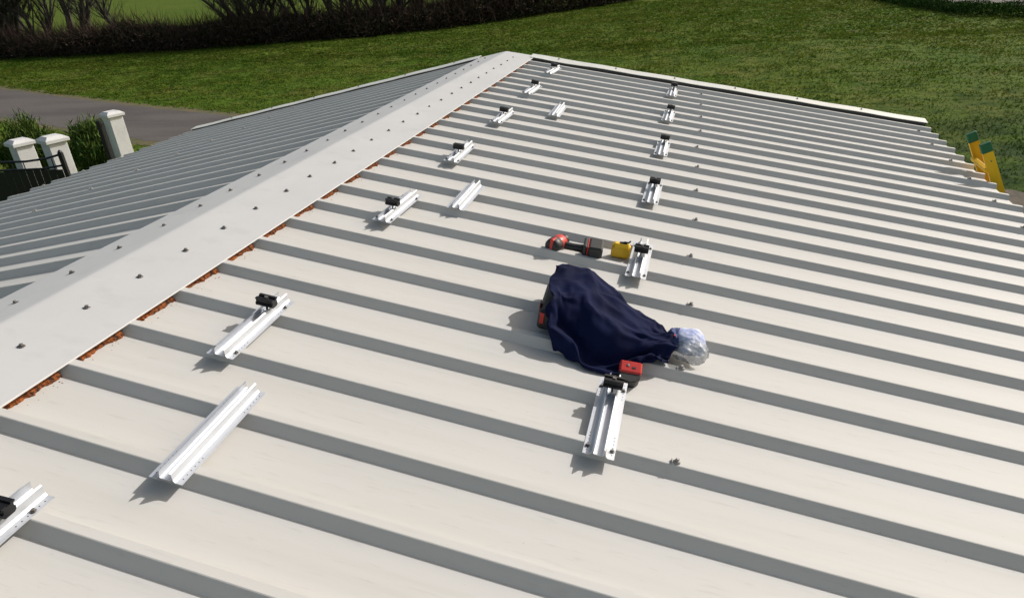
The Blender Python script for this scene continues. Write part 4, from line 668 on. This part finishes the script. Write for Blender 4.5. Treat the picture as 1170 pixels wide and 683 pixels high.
# ------------------------------------------------------------------ gate pillars and gate
def pillar(x, y, ztop, label, rz, wd=.27):
    t = empty('gate_pillar', (x, y, ZG), (0, 0, rz)); h = ztop-ZG; a = wd/2
    MB().box(-a, a, -a, a, -.05, h-.10, None, .006).build('shaft', M_['plaster'], t)
    b = MB(); b.box(-a-.04, a+.04, -a-.04, a+.04, h-.0995, h-.045, None, .006)
    V = [(-a-.035, -a-.035, h-.0445), (a+.035, -a-.035, h-.0445), (a+.035, a+.035, h-.0445), (-a-.035, a+.035, h-.0445), (-a+.03, -a+.03, h), (a-.03, -a+.03, h), (a-.03, a-.03, h), (-a+.03, a-.03, h)]
    b.add(V, [(0, 1, 5, 4), (1, 2, 6, 5), (2, 3, 7, 6), (3, 0, 4, 7), (4, 5, 6, 7)]); b.build('cap_stone', M_['plaster'], t)
    tag(t, label, 'pillar', 'white gate pillars beyond the left eave'); return t
PRZ = R(-20)
pillar(-9.13, 10.18, -1.27, 'tall white pillar standing alone nearest the road', PRZ)
pillar(-7.58, 7.36, -1.07, 'white pillar directly behind the black gate post', PRZ)
pillar(-8.64, 7.68, -1.20, 'leftmost white pillar, seen through the top bars of the black gate', PRZ)
g = empty('metal_gate', (-7.06, 6.95, ZG-.09)); g.rotation_euler = (0, 0, math.atan2(-.25, -.93)); tag(g, 'black metal gate of upright boards with bars along its top, at the left edge', 'gate')
zz = lambda z: z-ZG
b = MB(); b.box(-.03, .03, -.03, .03, -.05, zz(-1.14), None, .004); b.lathe([(.03, 0), (.035, .01), (.02, .03), (.001, .045)], 8, (0, 0, zz(-1.139))); b.build('post', M_['bmetal'], g)
b = MB(); b.tube([(.03, 0, zz(-1.17)), (.25, 0, zz(-1.215)), (.55, 0, zz(-1.235)), (.9, 0, zz(-1.225)), (1.6, 0, zz(-1.16)), (2.4, 0, zz(-1.05))], .017, 6); b.build('top_rail', M_['bmetal'], g)
b = MB(); b.tube([(.03, 0, zz(-1.33)), (.35, 0, zz(-1.36)), (.9, 0, zz(-1.35)), (1.6, 0, zz(-1.28)), (2.4, 0, zz(-1.17))], .016, 6); b.build('middle_rail', M_['bmetal'], g)
for k in range(21):
    x0 = .055+k*.112; arch = -1.39+.03*math.sin(k*.3)+.08*max(0, (k-8)/12)
    MB().box(x0, x0+.104, -.008, .008, .12, zz(arch), None, .003).build('board', M_['bmetal'], g)
b = MB(); b.box(.03, 2.42, .010, .030, .25, .30); b.box(.03, 2.42, .010, .030, 1.45, 1.50); b.build('cross_bar', M_['bmetal'], g)
for x0 in (.16, .60, .78, 1.3):
    b = MB(); b.tube([(x0, 0, zz(-1.44)), (x0, 0, zz(-1.22))], .008, 6); b.build('baluster', M_['bmetal'], g)
# open second leaf seen edge-on against the lone pillar
g2 = empty('metal_gate', (-9.37, 10.02, ZG), (0, 0, R(118))); tag(g2, 'black gate leaf standing open, seen edge-on against the lone white pillar', 'gate')
for k in range(12): MB().box(.06+k*.112, .164+k*.112, -.008, .008, .12, zz(-1.50), None, .003).build('board', M_['bmetal'], g2)
MB().box(-.02, .04, -.03, .03, -.05, zz(-1.43), None, .004).build('post', M_['bmetal'], g2)
b = MB(); b.box(.04, 1.42, .010, .030, .25, .30); b.box(.04, 1.42, .010, .030, 1.45, 1.50); b.build('cross_bar', M_['bmetal'], g2)

# ------------------------------------------------------------------ leafy things
def leaves(n, cen, size, seed, shape='ellipsoid', tilt=.6, clump=0):
    rr = np.random.default_rng(seed)
    if clump:
        cc = rr.normal(0, 1, (clump, 3)); cc /= np.linalg.norm(cc, axis=1)[:, None]; cc *= rr.uniform(.45, 1, (clump, 1)); k = rr.integers(0, clump, n)
        P = cc[k]*np.array(size)+rr.normal(0, .17, (n, 3))*np.array(size)
    else:
        P = rr.normal(0, 1, (n, 3)); P /= np.linalg.norm(P, axis=1)[:, None]; P *= rr.uniform(.5, 1, (n, 1))*np.array(size)
    return P+np.array(cen)
def leaf_faces(P, l, w_, seed, up=.5):
    rr = np.random.default_rng(seed); n = len(P); d = rr.normal(0, 1, (n, 3)); d[:, 2] += up; d /= np.linalg.norm(d, axis=1)[:, None]
    e = np.cross(d, rr.normal(0, 1, (n, 3))); e /= np.linalg.norm(e, axis=1)[:, None]; L_ = rr.uniform(.6, 1.2, (n, 1))*l; W_ = rr.uniform(.6, 1.2, (n, 1))*w_
    V = np.stack([P, P+d*L_*.5+e*W_*.5, P+d*L_, P+d*L_*.5-e*W_*.5], 1).reshape(-1, 3)
    return V, np.arange(4*n).reshape(-1, 4)
def shrub(x, y, h, r_, n, seed, label, l=.17, w_=.022, up=2.0):
    t = empty('shrub', (x, y, ZG)); tag(t, label, 'shrub', 'shrubs between the gate pillars and the road')
    P = leaves(n, (0, 0, h*.52), (r_, r_, h*.46), seed, clump=26); P[:, 2] = np.maximum(P[:, 2], .03)
    V, F = leaf_faces(P, l, w_, seed+1, up); link('foliage', big_mesh('foliage', V, F), M_['sleaf'], t)
    b = MB(); rr = random.Random(seed)
    for k in range(7):
        a = rr.uniform(0, 6.28); q = rr.uniform(.3, .8)*r_; b.tube([(0, 0, 0), (q*.4*math.cos(a), q*.4*math.sin(a), h*.35), (q*math.cos(a), q*math.sin(a), h*.8)], [.03, .02, .006], 5)
    b.build('stem', M_['bark'], t)
shrub(-13.5, 11.7, 1.60, .65, 9000, 11, 'spiky green shrub at the left edge behind the leftmost white pillar')
shrub(-12.4, 12.2, 1.30, .6, 8000, 12, 'lower green shrub between the two neighbouring white pillars')
shrub(-11.7, 11.9, 1.55, .50, 9000, 13, 'darkest and densest green shrub just right of the pillar behind the gate post')
shrub(-10.9, 11.6, .6, .45, 3000, 14, 'low leafy shrub left of the lone white pillar', .09, .04, .6)

# low clipped hedge by the far right road
HL = np.array([(12.6, 64), (13.1, 56), (14.0, 47.5), (15.2, 42.2), (17.2, 40.2), (20.5, 38.2), (26, 34)])
def hedge_points(L, n, wd, hh, seed, hfun=None, dens=None):
    rr = np.random.default_rng(seed); seg = np.hypot(*np.diff(L, axis=0).T); cum = np.concatenate([[0], np.cumsum(seg)]); s = rr.uniform(0, cum[-1], n)
    x = np.interp(s, cum, L[:, 0]); y = np.interp(s, cum, L[:, 1]); hloc = hh*np.ones(n) if hfun is None else hfun(s, cum[-1])
    off = rr.normal(0, wd/2.2, (n, 2)); z = rr.uniform(0, 1, n)**.8*hloc*(1-.25*np.clip(np.hypot(*off.T)/wd, 0, 1))
    return np.column_stack([x+off[:, 0], y+off[:, 1], ZG+z]), s
P, s = hedge_points(HL, 42000, .75, .62, 21, lambda s, L: .50+.25*vnoise(np.column_stack([s, s*0]), .8, 4)+.1*np.sin(s*2.1))
V, F = leaf_faces(P, .10, .06, 22, .4)
tag(link('hedge', big_mesh('hedge', V, F), M_['cleaf']), 'low dark green hedge along the far road at upper right', 'hedge', kind='stuff')

# dark bramble thicket along the far edge of the field
BL = np.array([(-75, 42), (-62, 42), (-50, 42.5), (-40, 41.6), (-33, 42.3), (-27.5, 44.2), (-21.5, 45.6), (-16.8, 50.2), (-11.6, 56.2), (-6.2, 63.5), (-3.6, 70), (-2.0, 80)])
def bh(s, L):
    n = vnoise(np.column_stack([s, s*0+3]), .45, 5); n2 = vnoise(np.column_stack([s, s*0+9]), 1.6, 6)
    t = np.clip((s-62)/10, 0, 1)
    return (.7+1.1*n+.7*n2)*(1-t)+(3.2+1.4*n+.6*n2)*t
def bramble(n, seed, l, w_, up, wd):
    P, s = hedge_points(BL, n, wd, 1, seed, bh); return leaf_faces(P, l, w_, seed+1, up)
Va, Fa = bramble(90000, 31, .75, .028, .5, 1.5)
Vb, Fb = bramble(110000, 33, .22, .13, .1, 1.3)
Vc, Fc = bramble(16000, 35, 1.5, .030, 2.2, 1.2); Vc[:, 2] = np.maximum(Vc[:, 2], ZG)
Va, Fa = np.vstack([Va, Vc]), np.vstack([Fa, Fc+len(Va)])
me = big_mesh('brambles', np.vstack([Va, Vb]), np.vstack([Fa, Fb+len(Va)])); me.materials.append(M_['twig']); me.materials.append(M_['hleaf'])
mi = np.zeros(len(me.polygons), np.int32); mi[len(Fa):] = (np.random.default_rng(1).random(len(Fb)) < .55).astype(np.int32); me.polygons.foreach_set('material_index', mi)
tag(link('bramble_hedge', me), 'long dark leafless bramble hedge along the far edge of the field', 'hedge', kind='stuff')

# bare trees standing in the thicket
def bare_tree(x, y, h, stems, spread, seed, label, r0=.13, twigs=1.0, ivy=0):
    rr = random.Random(seed); t = empty('bare_tree', (x, y, ZG)); tb = MB(); cb = MB()
    def limb(p, d, L_, r_, depth):
        P = [p]; n = 4
        for k in range(n):
            d = (d+Vector((rr.uniform(-.22, .22), rr.uniform(-.22, .22), rr.uniform(-.05, .16)))).normalized(); P.append(P[-1]+d*L_/n)
        rads = [r_*(1-.16*k) for k in range(n+1)]
        (tb if depth == 0 else cb).tube(P, rads, 6 if depth < 2 else 3, cap=False)
        if depth < 4:
            nb = {0: 8, 1: 5, 2: 4, 3: 3}[depth]
            for q in range(int(round(nb*(twigs if depth > 1 else 1)))):
                k = rr.randint(1, n); b_ = P[k]; a = rr.uniform(0, 6.28); sp = rr.uniform(.45, 1.0)
                nd = (d+Vector((math.cos(a)*sp, math.sin(a)*sp, rr.uniform(-.15, .35)))).normalized()
                limb(b_, nd, L_*rr.uniform(.42, .70), rads[k]*rr.uniform(.45, .62), depth+1)
    for k in range(stems):
        a = rr.uniform(0, 6.28); sp = spread*rr.uniform(.3, 1)
        d = Vector((math.cos(a)*sp, math.sin(a)*sp*.7, 1)).normalized()
        limb(Vector((math.cos(a)*.25*min(stems-1, 2), math.sin(a)*.25, -.05)), d, h*rr.uniform(.5, .62), r0*rr.uniform(.7, 1.1), 0)
    tb.build('trunk', M_['bark'], t, True); cb.build('crown', M_['bark'], t)
    if ivy:
        P = leaves(ivy, (0, 0, 1.6), (.9, .7, 1.6), seed, clump=14); V, F = leaf_faces(P, .16, .12, seed, .2); link('ivy', big_mesh('ivy', V, F), M_['hleaf'], t)
    tag(t, label, 'tree', 'bare trees standing in the far hedge'); return t
TR = [(-58.5, 45.5, 9, 3, .35, .22, 'leafless tree at the upper left corner, partly outside the photo'),
      (-51.5, 45.0, 10, 5, .35, .26, 'thickest multi-stemmed tree in the far hedge, near the left edge'),
      (-48.5, 45.2, 9, 3, .30, .16, 'slim leafless tree close behind the thickest tree at the left'),
      (-44.9, 44.8, 10, 2, .35, .24, 'leafless tree with two dark trunks, between the thickest tree and the lone forked one'),
      (-39.8, 44.3, 8, 1, .1, .17, 'lone slender leafless tree with one trunk forking above the hedge'),
      (-28.9, 45.0, 8, 9, .80, .14, 'wide bush-like tree fanning out many bare stems from one base'),
      (-25.9, 46.6, 8, 2, .55, .13, 'slanting bare tree just right of the wide fanned one'),
      (-23.4, 47.0, 9, 3, .30, .14, 'bare tree where the hedge starts to thicken, right of the slanting one'),
      (-21.6, 47.6, 9, 3, .25, .15, 'first of the close upright trunks above the ridge line'),
      (-20.0, 48.6, 10, 3, .22, .16, 'second of the close upright trunks, with the field showing either side'),
      (-18.4, 50.4, 10, 3, .25, .18, 'third of the close upright trunks, at the edge of the dense part'),
      (-16.0, 53.0, 10, 6, .3, .18, 'dark bare tree at the left end of the dense part of the hedge'),
      (-12.4, 57.5, 10, 4, .3, .18, 'dark bare tree in the middle of the dense part of the hedge'),
      (-8.2, 63.5, 10, 4, .3, .18, 'dark bare tree at the right end of the dense part of the hedge')]
for i, (x, y, h, st, sp, r0, lb) in enumerate(TR): bare_tree(x, y, h, st+(1 if st > 1 else 0), sp, 40+i, lb, r0*1.35, twigs=(1.6 if i < 8 else 1.25), ivy=(5000 if i in (1,) else 0))
